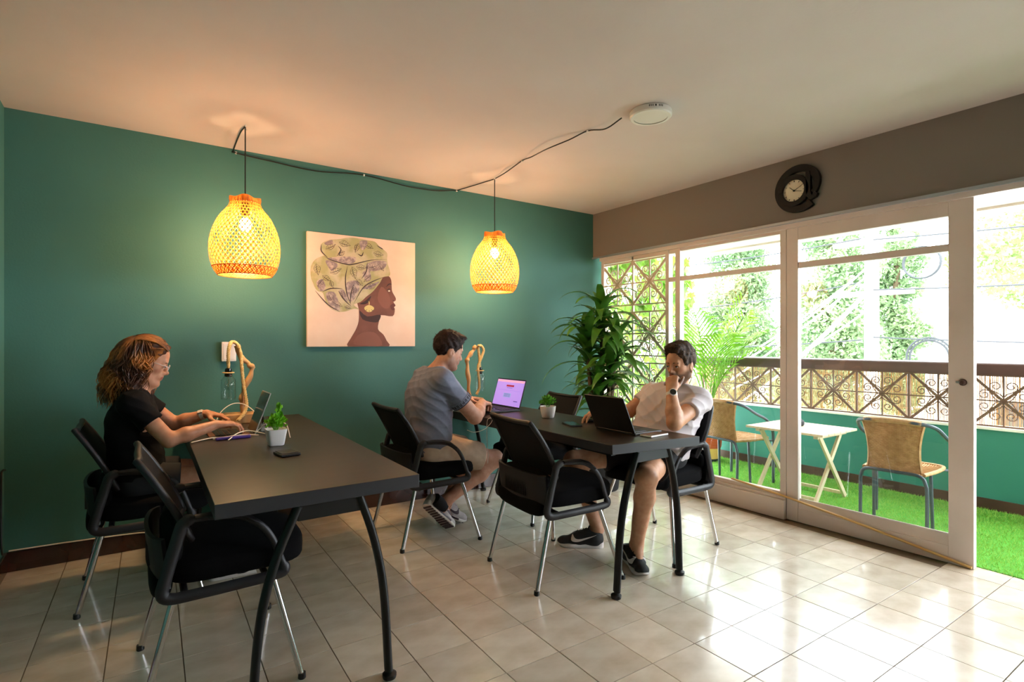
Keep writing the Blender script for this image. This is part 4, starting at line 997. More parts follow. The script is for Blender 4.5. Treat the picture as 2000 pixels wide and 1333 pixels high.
for (x, y), z, n in heads:
    MB().tube([(x * .4, y * .4, .25), (x * .6, y * .6, z * .5), (x, y, z)], [.022, .02, .016], 10).build('trunk', 'trunk', dt)
    for i in range(n):
        o = link('leaf', LM[rnd.randrange(5)], dt); f = i / n; a = i * 2.4 + rnd.uniform(-.2, .2)
        o.location = (x, y, z - .20 + .32 * f); s = rnd.uniform(.8, 1.1)
        wx, wy = 3.27 + x + math.cos(a) * .42 * s, 3.38 + y + math.sin(a) * .42 * s
        if wx > 3.72 or wy > 3.95: s *= .62
        if wx < 2.93 and wy < 3.3: s *= .8
        o.scale = (s, s, s); o.rotation_euler = (rnd.uniform(-.15, .15), -.55 * f, a)
pt = thing('potted_palm', 'bright green palm in a terracotta pot at the far end of the balcony', 'plant', (4.98, 3.55, .0065))
MB().lathe([(.10, .0), (.11, .03)], 24, caps=True).build('saucer', 'tyre_black', pt)
MB().lathe([(.105, .03), (.12, .03), (.13, .14)], 32).build('pot_foot', 'pot_yellow', pt, 50)
MB().lathe([(.13, .14), (.135, .15), (.15, .30), (.16, .32), (.145, .32), (.14, .28)], 32).build('pot', 'terracotta', pt, 50); MB().lathe([(.001, .285), (.142, .285)], 24, caps=False).build('soil', 'soil', pt)
for i in range(5): MB().lathe([(.1325 + i * .0035, .158 + i * .028), (.138 + i * .0035, .163 + i * .028), (.1335 + i * .0035, .168 + i * .028)], 32, caps=False).build('pot_ridge', 'terracotta', pt)
def frond(a, lean, L, n=15, seed=0):
    r = random.Random(seed); P = []; p = Vector((0, 0, .28)); 
    for i in range(15):
        t = i / 14; el = 1.48 - lean * t ** 1.6; P.append(p.copy()); p = p + Vector((math.cos(a) * math.cos(el), math.sin(a) * math.cos(el), math.sin(el))) * L / 14
    mb = MB().tube(P, [.009 * (1 - .8 * i / 14) + .001 for i in range(15)], 5)
    C = catmull(P, 4)
    for i in range(n):
        t = .42 + .56 * i / n; k = int(t * (len(C) - 2)); q = C[k]; d = (C[k + 1] - C[k]).normalized()
        sd = d.cross(Vector((0, 0, 1))); sd = sd.normalized() if sd.length > .05 else Vector((1, 0, 0))
        ll = (.38 * math.sin(PI * (.2 + .75 * i / n)) + .05) * r.uniform(.85, 1.1)
        for s in (1, -1):
            v = (sd * s * .75 + d * .75 + Vector((0, 0, .12))).normalized(); e1 = q + v * ll * .55 + Vector((0, 0, .02)); e2 = q + v * ll + Vector((0, 0, -.22 * ll)); w_ = d * .0145
            mb.add([q - w_ * .5, q + w_ * .5, e1 + w_, e1 - w_, e2], [(0, 1, 2, 3), (3, 2, 4)])
    return mb
fr = [(-2.2, 1.1, 1.25), (-1.2, 1.3, 1.35), (-.6, 1.0, 1.5), (2.5, .9, 1.2), (1.6, .5, 1.45), (-2.8, .8, 1.45), (-.9, .5, 1.6), (-1.45, 1.5, 1.2)]
for i, (a, ln, L) in enumerate(fr):
    mb = frond(a, ln, L, seed=i); mb.v = [(min(x, .20), min(y, .25), z) for x, y, z in mb.v]; mb.build('frond', 'leaf_palm', pt, 60)

# ================================================================== BALCONY FURNITURE
def wicker_chair():
    t = thing('wicker_chair', '', 'chair')
    hoop = lambda s: None
    for s in (1, -1):
        MB().tube(catmull([(-.17, s * .19, 0), (-.165, s * .19, .25), (-.17, s * .185, .33), (-.175, s * .15, .385), (-.175, 0, .39)], 6), .0115, 8).build('rear_leg', 'tube_grey', t)
        MB().tube([(.02, s * .17, 0), (.0, s * .165, .385)], .011, 8).build('middle_leg', 'tube_grey', t)
        MB().tube(catmull([(.24, s * .23, 0), (.24, s * .23, .30), (.225, s * .235, .46), (.14, s * .245, .565), (.0, s * .245, .63), (-.12, s * .22, .70), (-.19, s * .14, .725), (-.205, 0, .73)], 6), .0125, 8).build('arm_hoop', 'tube_grey', t)
        MB().tube([(.235, s * .23, .375), (.15, s * .16, .385)], .008, 6).build('brace', 'tube_grey', t)
    MB().tube([(-.205 + .03 * abs(u / 8) ** 2, u / 8 * .16, .732 - .01 * abs(u / 8) ** 2) for u in range(-8, 9)], .0185, 8).build('top_wrap', 'wicker', t)
    def bk(u, v): return (-.165 - .035 * v + .03 * u * u, u * (.155 + .025 * v ** 2 - .015 * math.sin(PI * v)), .385 + .345 * v)
    back = MB(); NV, NU = 34, 26
    for i in range(NU + 1):
        u = -1 + 2 * i / NU; back.tube([bk(u, j / 10) for j in range(11)], .0036 if 0 < i < NU else .009, 4, caps=False)
    for j in range(NV):
        v = (j + .5) / NV; back.tube([tuple(Vector(bk(-1 + 2 * i / NU, v)) + Vector((.003 * (1 if (i + j) % 2 else -1), 0, 0))) for i in range(NU + 1)], .0042, 4, caps=False, flat=1.2)
    back.build('backrest', 'wicker', t, 60)
    seat = MB()
    for i in range(24):
        y = (-1 + 2 * (i + .5) / 24) * .165; seat.tube([(-.17 + .43 * k / 14, y * (1 + .12 * math.sin(PI * k / 14)), .392 - .012 * math.sin(PI * k / 14) + .002 * (1 if (i + k) % 2 else -1)) for k in range(15)], .0062, 4, caps=False)
    for k in range(30):
        x = -.165 + .42 * (k + .5) / 30; seat.tube([(x, -.17, .391), (x, 0, .381), (x, .17, .391)], .0045, 4, caps=False)
    seat.build('seat', 'wicker', t, 60)
    MB().tube(catmull([(-.16, -.17, .392), (.05, -.19, .392), (.22, -.18, .392), (.26, -.12, .392), (.265, 0, .392), (.26, .12, .392), (.22, .18, .392), (.05, .19, .392), (-.16, .17, .392)], 5), .0125, 8).build('seat_rim', 'wicker', t)
    return t
wc = wicker_chair(); wc.location = (4.30, 1.535, .004); wc.rotation_euler = (0, 0, math.radians(3)); tag(wc, 'wicker armchair on the balcony seen through the sliding door', 'chair', 'wicker balcony chairs')
wc2 = copy_tree(wc); wc2.location = (4.44, 2.90, .004); wc2.rotation_euler = (0, 0, math.radians(-8)); tag(wc2, 'wicker armchair on the balcony behind the white shirted man', 'chair', 'wicker balcony chairs')
ft = thing('folding_table', 'pale wooden folding table on the balcony between the wicker chairs', 'table', (4.47, 2.31, .004))
for i in range(6): MB().box((-.235 + .094 * i, 0, .548), (.088, .62, .018)).build('slat', 'wood_pale', ft, 0, .002)
for s in (1, -1):
    y = s * .235
    MB().box((0, y, .525), (.46, .035, .028)).build('cleat', 'wood_pale', ft, 0, .002)
    MB().bar((-.20, y - .013, .53), (.21, y - .013, .014), .036, .02, up=(0, 1, 0)).build('leg', 'wood_pale', ft, 0, .002); MB().bar((.20, y + .013, .53), (-.21, y + .013, .014), .036, .02, up=(0, 1, 0)).build('leg', 'wood_pale', ft, 0, .002)
for x in (-.19, .19): MB().box((x, 0, .04), (.025, .45, .025)).build('stretcher', 'wood_pale', ft, 0, .002)
ash = thing('ashtray', 'dark lidded ashtray on the balcony folding table', 'ashtray', (4.52, 2.36, .562))
MB().lathe([(.045, 0), (.052, .01), (.052, .035), (.048, .042), (.040, .044)], 24).build('bowl', 'tyre_black', ash, 50); MB().lathe([(.040, .044), (.034, .055), (.012, .058), (.010, .066), (.004, .068)], 24).build('lid', 'tyre_black', ash, 50)
# ================================================================== PEOPLE
def V3(*a): return np.array(a, float)
def sub_cyl(S, o, n, R, L=.12, k=0.):
    """remove a flat ended cylinder that starts at o and runs along n"""
    o, n = V3(*o), V3(*n); n = n / np.linalg.norm(n); b = o + n * L
    def fn(X, Y, Z, cur):
        ax = (X - o[0]) * n[0] + (Y - o[1]) * n[1] + (Z - o[2]) * n[2]
        qx = X - o[0] - ax * n[0]; qy = Y - o[1] - ax * n[1]; qz = Z - o[2] - ax * n[2]
        d = np.maximum(np.sqrt(qx * qx + qy * qy + qz * qz) - R, np.maximum(-ax, ax - L))
        return np.maximum(cur, -d) - cur
    S.warp(fn)
def torso(S, J, g, e=0.):
    """J: joints; g: girth factors (pelvis, waist, chest); e: cloth offset"""
    s = V3(*J['shL']) - V3(*J['shR']); s[2] = 0; s /= np.linalg.norm(s)
    pe, wa, ch, ne = (V3(*J[k]) for k in ('pelvis', 'waist', 'chest', 'neck'))
    S.cap(pe - s * .075, pe + s * .075, g[0] + e, g[0] + e, .03)
    S.cap(wa - s * .055, wa + s * .055, g[1] + e, g[1] + e, .06)
    S.cap((pe + wa) / 2 - s * .062, (pe + wa) / 2 + s * .062, (g[0] + g[1]) / 2 + e, (g[0] + g[1]) / 2 + e, .05)
    S.cap(ch - s * .075, ch + s * .075, g[2] + e, g[2] + e, .06)
    S.cap((ch + wa) / 2 - s * .066, (ch + wa) / 2 + s * .066, (g[2] + g[1]) / 2 + e, (g[2] + g[1]) / 2 + e, .05)
    shl, shr = V3(*J['shL']), V3(*J['shR']); up = (ch * .35 + ne * .65)
    S.cap(shr * .8 + up * .2, shl * .8 + up * .2, g[3] + e, g[3] + e, .05)
    S.cap(ne, shl * .75 + ne * .25, .046 + e, .042 + e, .04); S.cap(ne, shr * .75 + ne * .25, .046 + e, .042 + e, .04)
def arm(S, sh, el, wr, r, e=0.):
    sh, el, wr = V3(*sh), V3(*el), V3(*wr)
    S.ell(sh, (r[0] * 1.12 + e,) * 3, .03); S.cap(sh, el, r[0] + e, r[1] + e, .02)
    if e: return
    mid = el + (wr - el) * .35
    S.cap(el, mid, r[1] * .98, r[1] * 1.02, .015); S.cap(mid, wr, r[1] * 1.02, r[2], .015, flat=None)
def leg(S, hip, kn, an, r, back, e=0.):
    hip, kn, an, back = V3(*hip), V3(*kn), V3(*an), V3(*back)
    S.cap(hip, kn, r[0] + e, r[1] + e, .03)
    if e: return
    S.ell(kn - back * .012, (r[1] * 1.0,) * 3, .02)
    cf = kn + (an - kn) * .30 + back * .018
    S.cap(kn, cf, r[1] * .9, r[2], .02); S.cap(cf, kn + (an - kn) * .68 + back * .008, r[2], r[3] * 1.15, .02); S.cap(kn + (an - kn) * .6, an, r[3] * 1.15, r[3], .02)
    S.cap(kn, an, r[1] * .72, r[3] * .95, .02)
def rot(v, ax, a): return np.array(Matrix.Rotation(a, 3, Vector(ax)) @ Vector(v))
def hand(S, wr, F, N, thumb, curls, sc_=1., thumb_dir=None, spread=.05):
    """wr wrist, F toward the knuckles, N out of the back of the hand, thumb = side vector"""
    wr, F, N = V3(*wr), V3(*F), V3(*N); F /= np.linalg.norm(F); N = N - F * (N @ F); N /= np.linalg.norm(N)
    T = V3(*thumb); T = T - F * (T @ F) - N * (T @ N); T /= np.linalg.norm(T)
    q = sc_
    fing = [(.086, .028, (.043, .026, .021), .0086), (.090, .0095, (.047, .030, .022), .0088), (.086, -.009, (.043, .028, .021), .0084), (.077, -.026, (.034, .021, .018), .0074)]
    S.cap(wr, wr + F * .03 * q, .025 * q, .027 * q, .012, flat=(N, .72))
    for i, (f, t, L, r) in enumerate(fing):
        m = wr + (F * f + T * t) * q
        S.cap(wr + (F * .012 + T * t * .5) * q, m, .017 * q, .0125 * q, .010, flat=(N, .85))
    for i, (f, t, L, r) in enumerate(fing):
        m = wr + (F * f + T * t) * q; cu = curls[i]; d = rot(F, N, 0) + T * spread * (1.5 - i) * .6; d /= np.linalg.norm(d); ax = np.cross(d, N); ax /= np.linalg.norm(ax)
        p = m; 
        for j in range(3):
            d = rot(d, ax, -cu[j]); e = p + d * L[j] * q; S.cap(p, e, r * (1 - .06 * j) * q, r * (.94 - .09 * j) * q, .003); p = e
    b = wr + (F * .022 + T * .020 - N * .006) * q
    td = thumb_dir if thumb_dir is not None else (.55, .75, -.35)
    d = F * td[0] + T * td[1] + N * td[2]; d /= np.linalg.norm(d); d2 = d * .8 + F * .5; d2 /= np.linalg.norm(d2)
    m1 = b + d * .042 * q; m2 = m1 + d2 * .032 * q; m3 = m2 + (d2 * .9 + F * .2) * .024 * q
    S.cap(b, m1, .0165 * q, .0125 * q, .012); S.cap(m1, m2, .0115 * q, .0105 * q, .004); S.cap(m2, m3, .0105 * q, .0085 * q, .003)
def head_matrix(o, yaw, pitch, roll=0., s=1.):
    return Matrix.Translation(o) @ Matrix.Rotation(yaw, 4, 'Z') @ Matrix.Rotation(pitch, 4, 'Y') @ Matrix.Rotation(roll, 4, 'X') @ Matrix.Scale(s, 4)
def head(S, M, fem=False):
    s = M.to_scale()[0]; R = np.array(M.to_3x3().normalized())
    P = lambda *a: np.array(M @ Vector(a))
    E = lambda c, r, k=.012, op='u', rr=None: S.ell(P(*c), np.array(r) * s, k * s, R if rr is None else R @ np.array(rr), op)
    K = lambda a, b, ra, rb, k=.01, op='u', flat=None: S.cap(P(*a), P(*b), ra * s, rb * s, k * s, None if flat is None else (R @ np.array(flat[0], float), flat[1]), op)
    jw = .92 if fem else 1.
    E((-.014, 0, .045), (.096, .075, .088)); E((.020, 0, .050), (.072, .066, .070), .02); E((.030, 0, -.020), (.058, .058 * jw, .080), .025)
    for t in (1, -1):
        K((.066, t * .012, -.098), (.004, t * .047 * jw, -.060), .020, .020, .035); K((.004, t * .047 * jw, -.060), (-.005, t * .058, -.01), .020, .02, .035)
        E((.046, t * .037, -.010), (.022, .018, .018), .03)
        E((-.010, t * .078, -.010), (.021, .0075, .034), .006, rr=Matrix.Rotation(t * .25, 3, 'Z') @ Matrix.Rotation(-.2, 3, 'Y'))
        E((-.002, t * .087, -.010), (.009, .007, .017), .004, 's')
        E((-.006, t * .074, -.036), (.010, .007, .010), .005)
    K((.080, -.034, .032), (.080, .034, .032), .0125, .0125, .016)
    for t in (1, -1): E((.099, t * .033, .009), (.019, .019, .0125), .010, 's')
    for t in (1, -1): E((.0755, t * .032, .007), (.0135, .0165, .0125), .004)
    for t in (1, -1): E((.0775, t * .032, .0135), (.0140, .0175, .0075), .003)
    K((.088, 0, .020), (.1065, 0, -.022), .0085 * jw, .0115 * jw, .009)
    E((.110, 0, -.024), (.0115, .0115 * jw, .0105), .006)
    for t in (1, -1): E((.097, t * .0125 * jw, -.028), (.010, .0075, .0078), .005)
    E((.082, 0, -.052), (.016, .023, .018), .026)
    E((.0955, 0, -.0505), (.0095, .0215, .0062), .004); E((.0935, 0, -.0635), (.0100, .0190, .0078), .004)
    K((.108, -.022, -.0568), (.108, .022, -.0568), .0022, .0022, .002, 's')
    E((.0825, 0, -.097), (.018, .021, .016), .018)
def skin_attr(V, M, base, lip, stub=None, hands=None):
    Mi = np.array(M.inverted()); q = V @ Mi[:3, :3].T + Mi[:3, 3]; n = len(V)
    c = np.tile(np.array(lin(base)), (n, 1)).astype(np.float32)
    near = (np.abs(q) < .2).all(1)
    def mix(w_, col): 
        w_ = np.clip(w_, 0, 1)[:, None] * near[:, None]; c[:, :3] = c[:, :3] * (1 - w_) + np.array(lin(col))[:3] * w_
    sm = lambda x, a, b: np.clip((x - a) / (b - a), 0, 1)
    if stub:
        jl = -.030 - (.088 - q[:, 0]) * .02
        w_ = sm(-q[:, 2], .018, .038) * sm(q[:, 0], -.015, .01) * sm(-np.maximum(0, .0) - q[:, 2] * 0 + .14 + q[:, 2], 0, .02)
        w_ = w_ * (1 - .6 * sm(q[:, 0], .02, .06) * sm(q[:, 2], -.055, -.04) * sm(np.abs(q[:, 1]), .03, .036)); mix(w_ * stub[1], stub[0])
    r = ((q[:, 0] - .102) / .020) ** 2 + (q[:, 1] / .024) ** 2 + ((q[:, 2] + .057) / .0125) ** 2
    mix((1.25 - r) * 2.5, lip)
    r = ((q[:, 0] - .06) / .03) ** 2 + ((np.abs(q[:, 1]) - .047) / .02) ** 2 + ((q[:, 2] + .022) / .02) ** 2; mix((1 - r) * .35, lip)
    return c
def eyes_brows(parent, M, browcol, look=0.):
    for t in (1, -1):
        e = MB().ball((0, 0, 0), .0118, 16, 12); e.v = [tuple(M @ (Vector(p) + Vector((.0785, t * .032, .0065)))) for p in e.v]
        eo = e.build('eye', 'eye_white', parent, 60, world=True)
        ir = MB().ball((0, 0, 0), (.0025, .0058, .0058), 12, 8); ir.v = [tuple(M @ (Vector(p) + Vector((.0893, t * .032 + look, .0058)))) for p in ir.v]; ir.build('iris', 'eye_dark', eo, 60, world=True)
        ld = [(.0915 - .35 * abs(u) ** 2 * .03, t * .032 + u * .0155, .0095 - .005 * u * u) for u in (-1, -.6, -.2, .2, .6, 1)]
        MB().tube([tuple(M @ Vector(p)) for p in ld], [.001, .0019, .0023, .0023, .0019, .001], 6).build('eyelash', 'eye_dark', parent, 60, world=True)
        bw = [(.0945 - .010 * f, t * (.013 + .036 * f), .0275 + .0065 * math.sin(f * 2.3) - .004 * f) for f in (0, .25, .5, .75, 1)]
        MB().tube([tuple(M @ Vector(p)) for p in bw], [.0022, .0036, .0036, .003, .0012], 6, flat=1.2).build('eyebrow', browcol, parent, 60, world=True)
def strands(VF, M, flow, n, L, wd, seed, lift=.25, jit=.4):
    """short tapered hair blades rooted on a hair cap"""
    r = np.random.RandomState(seed); V, F = VF
    tri = V[F]; cen = tri.mean(1); nrm = np.cross(tri[:, 1] - tri[:, 0], tri[:, 2] - tri[:, 0]); nrm /= np.linalg.norm(nrm, axis=1)[:, None] + 1e-9
    k = r.choice(len(F), n); p = cen[k] + r.uniform(-.003, .003, (n, 3)); N = nrm[k]
    Mi = np.array(M.inverted()); Rm = np.array(M.to_3x3().normalized()); q = p @ Mi[:3, :3].T + Mi[:3, 3]
    d = flow(q) @ Rm.T + r.normal(0, jit, (n, 3)); d = d - N * (d * N).sum(1)[:, None]; d /= np.linalg.norm(d, axis=1)[:, None] + 1e-9
    s = np.cross(d, N); ll = L * r.uniform(.6, 1.2, n)[:, None]; w_ = wd * r.uniform(.7, 1.3, n)[:, None]
    p = p - N * .003; m_ = p + d * ll * .55 + N * ll * lift; e = p + d * ll + N * ll * lift * .9
    VV = np.stack([p - s * w_, p + s * w_, m_ + s * w_ * .9 + N * .0005, m_ - s * w_ * .9 + N * .0005, e, e], 1).reshape(-1, 3)
    i = np.arange(n)[:, None] * 6
    FF = np.concatenate([i + np.array([[0, 1, 2]]), i + np.array([[0, 2, 3]]), i + np.array([[3, 2, 4]])])
    return VV, FF
def wrinkle(amp, dirs, seed=0):
    r = np.random.RandomState(seed); ph = r.uniform(0, 6.28, len(dirs) * 2)
    def fn(X, Y, Z, cur):
        out = 0
        for i, (d, f) in enumerate(dirs):
            w_ = (X * d[0] + Y * d[1] + Z * d[2]) * f + 1.3 * np.sin(X * 9 + Y * 7 + ph[i]) + 1.1 * np.sin(Z * 13 - Y * 8 + ph[i + len(dirs)])
            out = out + np.abs(np.sin(w_)) ** .8 - .6
        return (amp * out).astype(np.float32)
    return fn
mat('skin', '#ffffff', .5, col2='#f3e6e0', nscale=40, attr='Col', bump=.04, bscale=400, spec=.4)
mat('eye_white', '#e9e2dc', .25); mat('eye_dark', '#1a0f0a', .25); mat('hair_dark', '#1f110c', .65, col2='#38201a', nscale=60, spec=.3); mat('hair_brown', '#22150e', .65, col2='#553a24', nscale=60, spec=.3)
mat('hair_curl', '#4a2410', .5, col2='#b8702f', nscale=11, nmix=(.40, .60)); mat('hair_root', '#241109', .6, col2='#5a3016', nscale=22, spec=.3)
mat('shirt_black', '#0b090c', .9, bump=.15, bscale=300, spec=.2); mat('shirt_grey', '#7f8396', .85, col2='#777b8e', nscale=40, bump=.12, bscale=350); mat('shirt_white', '#c8bfc2', .85, bump=.12, bscale=350)
mat('shorts_khaki', '#d9c0a8', .85, col2='#cfb59c', nscale=30, bump=.15, bscale=300); mat('shorts_black', '#131318', .85, bump=.12, bscale=300)
mat('shoe_white', '#c9bfc0', .6, col2='#b9aeb0', nscale=30, bump=.1, bscale=200); mat('shoe_black', '#121215', .7, bump=.25, bscale=350); mat('sole_white', '#e3dcd8', .5); mat('sole_purple', '#38202f', .5); mat('sock', '#121216', .9); mat('print_dark', '#1d1b26', .8); mat('print_light', '#c9c4c6', .8); mat('print_gold', '#cbbab3', .8)

# ---------------------------------------------------------------- shoes (local: heel at x=0, toe at +x, sole on z=0)
from mathutils.bvhtree import BVHTree
def make_shoe(parent, M, mu, msole, mswoosh, mtread=None, side=1):
    S = SDF(.0045)
    S.ell((.055, 0, .045), (.05, .036, .05), .02); S.cap((.05, 0, .045), (.16, side * .004, .042), .036, .041, .03); S.cap((.16, side * .004, .040), (.235, 0, .032), .041, .030, .03, flat=((0, 0, 1), .85)); S.ell((.245, 0, .030), (.038, .036, .026), .02)
    S.cap((.05, 0, .055), (.045, 0, .100), .036, .034, .025); S.cap((.07, 0, .06), (.145, 0, .062), .034, .026, .03); S.cap((.10, 0, .085), (.155, 0, .060), .028, .02, .02)
    S.cut((0, 0, .016), (0, 0, -1)); S.cut((.05, 0, .098), (-.25, 0, 1), .006); S.cap((.055, 0, .075), (.04, 0, .16), .027, .030, .006, op='s')
    V, F = S.mesh(); bvh = BVHTree.FromPolygons([tuple(v) for v in V], [tuple(int(i) for i in f) for f in F])
    Mn = np.array(M); up = np_build('shoe', (V @ Mn[:3, :3].T + Mn[:3, 3], F), mu, parent)
    tw = lambda mb: mb.xf(M)
    out = catmull([(.0, 0, 0), (.012, .030, 0), (.06, .036, 0), (.12, .036 + side * .003, 0), (.185, .046, 0), (.24, .042, 0), (.275, .022, 0), (.284, 0, 0), (.275, -.024, 0), (.24, -.042, 0), (.185, -.044, 0), (.12, -.036 + side * .003, 0), (.06, -.036, 0), (.012, -.030, 0)], 3, True)
    sb = MB(); k = len(out); zt = lambda x: .034 - .012 * min(1, max(0, (x - .05) / .16)) + .008 * max(0, (x - .24) / .045)
    zb = lambda x: .020 * max(0, (x - .225) / .06) ** 1.6
    rings = [[(p.x, p.y * .90, zb(p.x)) for p in out], [(p.x * 1.004, p.y, zb(p.x) + .005) for p in out], [(p.x * 1.004, p.y * 1.01, zt(p.x) - .006) for p in out], [(p.x, p.y * .93, zt(p.x)) for p in out]]
    Fs = [(i * k + j, i * k + (j + 1) % k, (i + 1) * k + (j + 1) % k, (i + 1) * k + j) for i in range(3) for j in range(k)] + [tuple(range(k - 1, -1, -1)), tuple(3 * k + j for j in range(k))]
    so = tw(sb.add([p for r_ in rings for p in r_], Fs)).build('sole', msole, up, 50, world=True)
    if mtread:
        for i in range(11):
            x = .03 + i * .022; h_ = .033 if x < .15 else .038
            tw(MB().box((x, 0, zb(x) - .001), (.014, h_ * 1.9, .006))).build('tread', mtread, so, 0, world=True)
        for sd in (1, -1):
            st = MB(); G = [[], []]
            for i in range(15):
                x = .015 + i * .014; yy = np.interp(x, [0, .06, .12, .185, .24], [.026, .037, .038, .047, .043]) * sd
                G[0].append((x, yy * 1.02, .010 + zb(x))); G[1].append((x, yy * 1.02, .021))
            tw(st.sheet(G, .002)).build('sole_stripe', mtread, so, 40, world=True)
    for sd in (1, -1):
        A = catmull([(.190, .082, 0), (.172, .060, 0), (.14, .058, 0), (.095, .070, 0), (.045, .086, 0)], 5); B = catmull([(.190, .082, 0), (.196, .046, 0), (.16, .041, 0), (.105, .058, 0), (.045, .085, 0)], 5); G = [[], []]
        for g, L_ in ((0, A), (1, B)):
            for p in L_:
                h_ = bvh.ray_cast(Vector((p.x, sd * .15, p.y)), Vector((0, -sd, 0)))[0]; y = h_.y if h_ is not None else sd * .03
                if abs(y) < .008 or y * sd < 0: y = sd * .026
                G[g].append((p.x, y + sd * .0018, p.y))
        tw(MB().sheet(G, .0015)).build('side_swoosh', mswoosh, up, 60, world=True)
    for i in range(5):
        x = .105 + i * .018; P = []
        for yy in (-.022, -.012, 0, .012, .022):
            h_ = bvh.ray_cast(Vector((x + (.008 if i % 2 else -.008) * yy / .022, yy, .25)), Vector((0, 0, -1)))[0]; P.append(Vector((x, yy, h_.z + .002)) if h_ is not None else Vector((x, yy, .07)))
        tw(MB().tube(P, .0028, 5)).build('lace', mu, up, 60, world=True)
    tg = tw(MB().tube([(.098, 0, .085), (.090, 0, .112), (.086, 0, .128)], [.016, .018, .012], 8, flat=.35, up=(1, 0, 0))); tg.build('tongue', mu, up, 60, world=True)
    return up
def shoe_matrix(heel, dirn, pitch=0., roll=0.):
    d = Vector(dirn); return Matrix.Translation(heel) @ Matrix.Rotation(math.atan2(d.y, d.x), 4, 'Z') @ Matrix.Rotation(pitch, 4, 'Y') @ Matrix.Rotation(roll, 4, 'X')
def man_hair(S, M, ex, quiff):
    s = M.to_scale()[0]; R = np.array(M.to_3x3().normalized()); P = lambda *a: np.array(M @ Vector(a)); D = lambda *a: R @ np.array(a, float)
    S.ell(P(-.016, 0, .050), np.array((.104 + ex * .5, .0805 + ex * .4, .097 + ex)) * s, .01, R); S.ell(P(.022, 0, .062), np.array((.078, .070, .072 + ex)) * s, .02, R)
    for c, r in quiff: S.ell(P(*c), np.array(r) * s, .02, R)
    S.cut(P(.074, 0, .082), D(.93, 0, -.40), .006); S.cut(P(0, 0, -.020), D(.46, 0, -1), .006)
    for t in (1, -1): S.ell(P(-.004, t * .084, -.020), np.array((.026, .020, .036)) * s, .006, R, 's')
    r = np.random.RandomState(2); ph = r.uniform(0, 6, 6)
    S.warp(lambda X, Y, Z, c: (.0016 * (np.sin(X * 160 + 3 * np.sin(Z * 40)) + np.sin(Y * 150 + 3 * np.sin(X * 50 + Z * 30)))).astype(np.float32))
# ---------------------------------------------------------------- the woman in black
H_BODY = .0046
def person(name, label, base): return thing(name, label, 'person', base)
wm = person('person', 'woman in a black shirt with curly hair typing at the left table', (.0, 3.38, 0))
J = dict(pelvis=(-.005, 3.38, .585), waist=(-.012, 3.38, .72), chest=(-.022, 3.38, .865), neck=(-.012, 3.38, .985), shL=(.005, 3.545, .948), shR=(-.022, 3.205, .952))
WM = head_matrix((.034, 3.372, 1.148), 0, math.radians(21), 0, .945)
S = SDF(H_BODY)
torso(S, J, (.108, .088, .094, .052))
S.cap((-.012, 3.38, .965), (.012, 3.375, 1.09), .047, .046, .03)
eR, wR = (.125, 3.150, .771), (.335, 3.205, .822); eL, wL = (.165, 3.575, .797), (.318, 3.505, .848)
arm(S, J['shR'], eR, wR, (.043, .036, .0235)); arm(S, J['shL'], eL, wL, (.043, .036, .0235))
hipR, knR, anR = (.0, 3.29, .555), (.40, 3.262, .535), (.36, 3.25, .085); hipL, knL, anL = (.0, 3.47, .555), (.41, 3.49, .535), (.42, 3.48, .085)
leg(S, hipR, knR, anR, (.078, .052, .050, .032), (-1, 0, 0)); leg(S, hipL, knL, anL, (.078, .052, .050, .032), (-1, 0, 0))
for a in (anR, anL): S.cap(a, (a[0] + .12, a[1], .04), .03, .026, .02)
cu = [(.35, .55, .35), (.38, .6, .4), (.42, .6, .4), (.45, .6, .4)]
hand(S, wR, (.98, .25, -.02), (-.1, -.1, 1), (0, 1, 0), cu, .93); hand(S, wL, (.90, -.42, -.16), (.1, 0, 1), (0, -1, 0), cu, .93)
head(S, WM, True)
V, F = S.mesh(); np_build('body', (V, F), 'skin', wm, attr=skin_attr(V, WM, '#c68f70', '#a85a4c'))
eyes_brows(wm, WM, 'hair_dark')
# shirt
S = SDF(.005); torso(S, J, (.112, .096, .102, .056), .006)
for sh, el in ((J['shR'], eR), (J['shL'], eL)):
    a, b = V3(*sh), V3(*el); S.ell(a, (.058,) * 3, .03); S.cap(a, a + (b - a) * .62, .054, .058, .02)
S.warp(wrinkle(.0028, [((.5, .2, 1), 55), ((.9, -.3, .5), 48)], 1))
S.cut((0, 0, .575), (0, 0, -1), .004)
for sh, el in ((J['shR'], eR), (J['shL'], eL)):
    a, b = V3(*sh), V3(*el); sub_cyl(S, a + (b - a) * .52, b - a, .075, .13)
sub_cyl(S, (-.008, 3.378, .990), (.16, 0, 1), .062, .12); S.cap((.055, 3.376, 1.005), (.098, 3.376, .935), .034, .012, .008, op='s')
np_build('shirt', S.mesh(), 'shirt_black', wm)
S = SDF(.006); S.cap((-.005, 3.305, .575), (-.005, 3.455, .575), .118, .118, .03)
for h_, k_ in ((hipR, knR), (hipL, knL)): a, b = V3(*h_), V3(*k_); S.cap(a, a + (b - a) * .5, .090, .082, .03)
S.cut((0, 0, .70), (0, 0, 1)); 
for h_, k_ in ((hipR, knR), (hipL, knL)): a, b = V3(*h_), V3(*k_); sub_cyl(S, a + (b - a) * .45, b - a, .13, .2)
np_build('shorts', S.mesh(), 'shorts_black', wm)
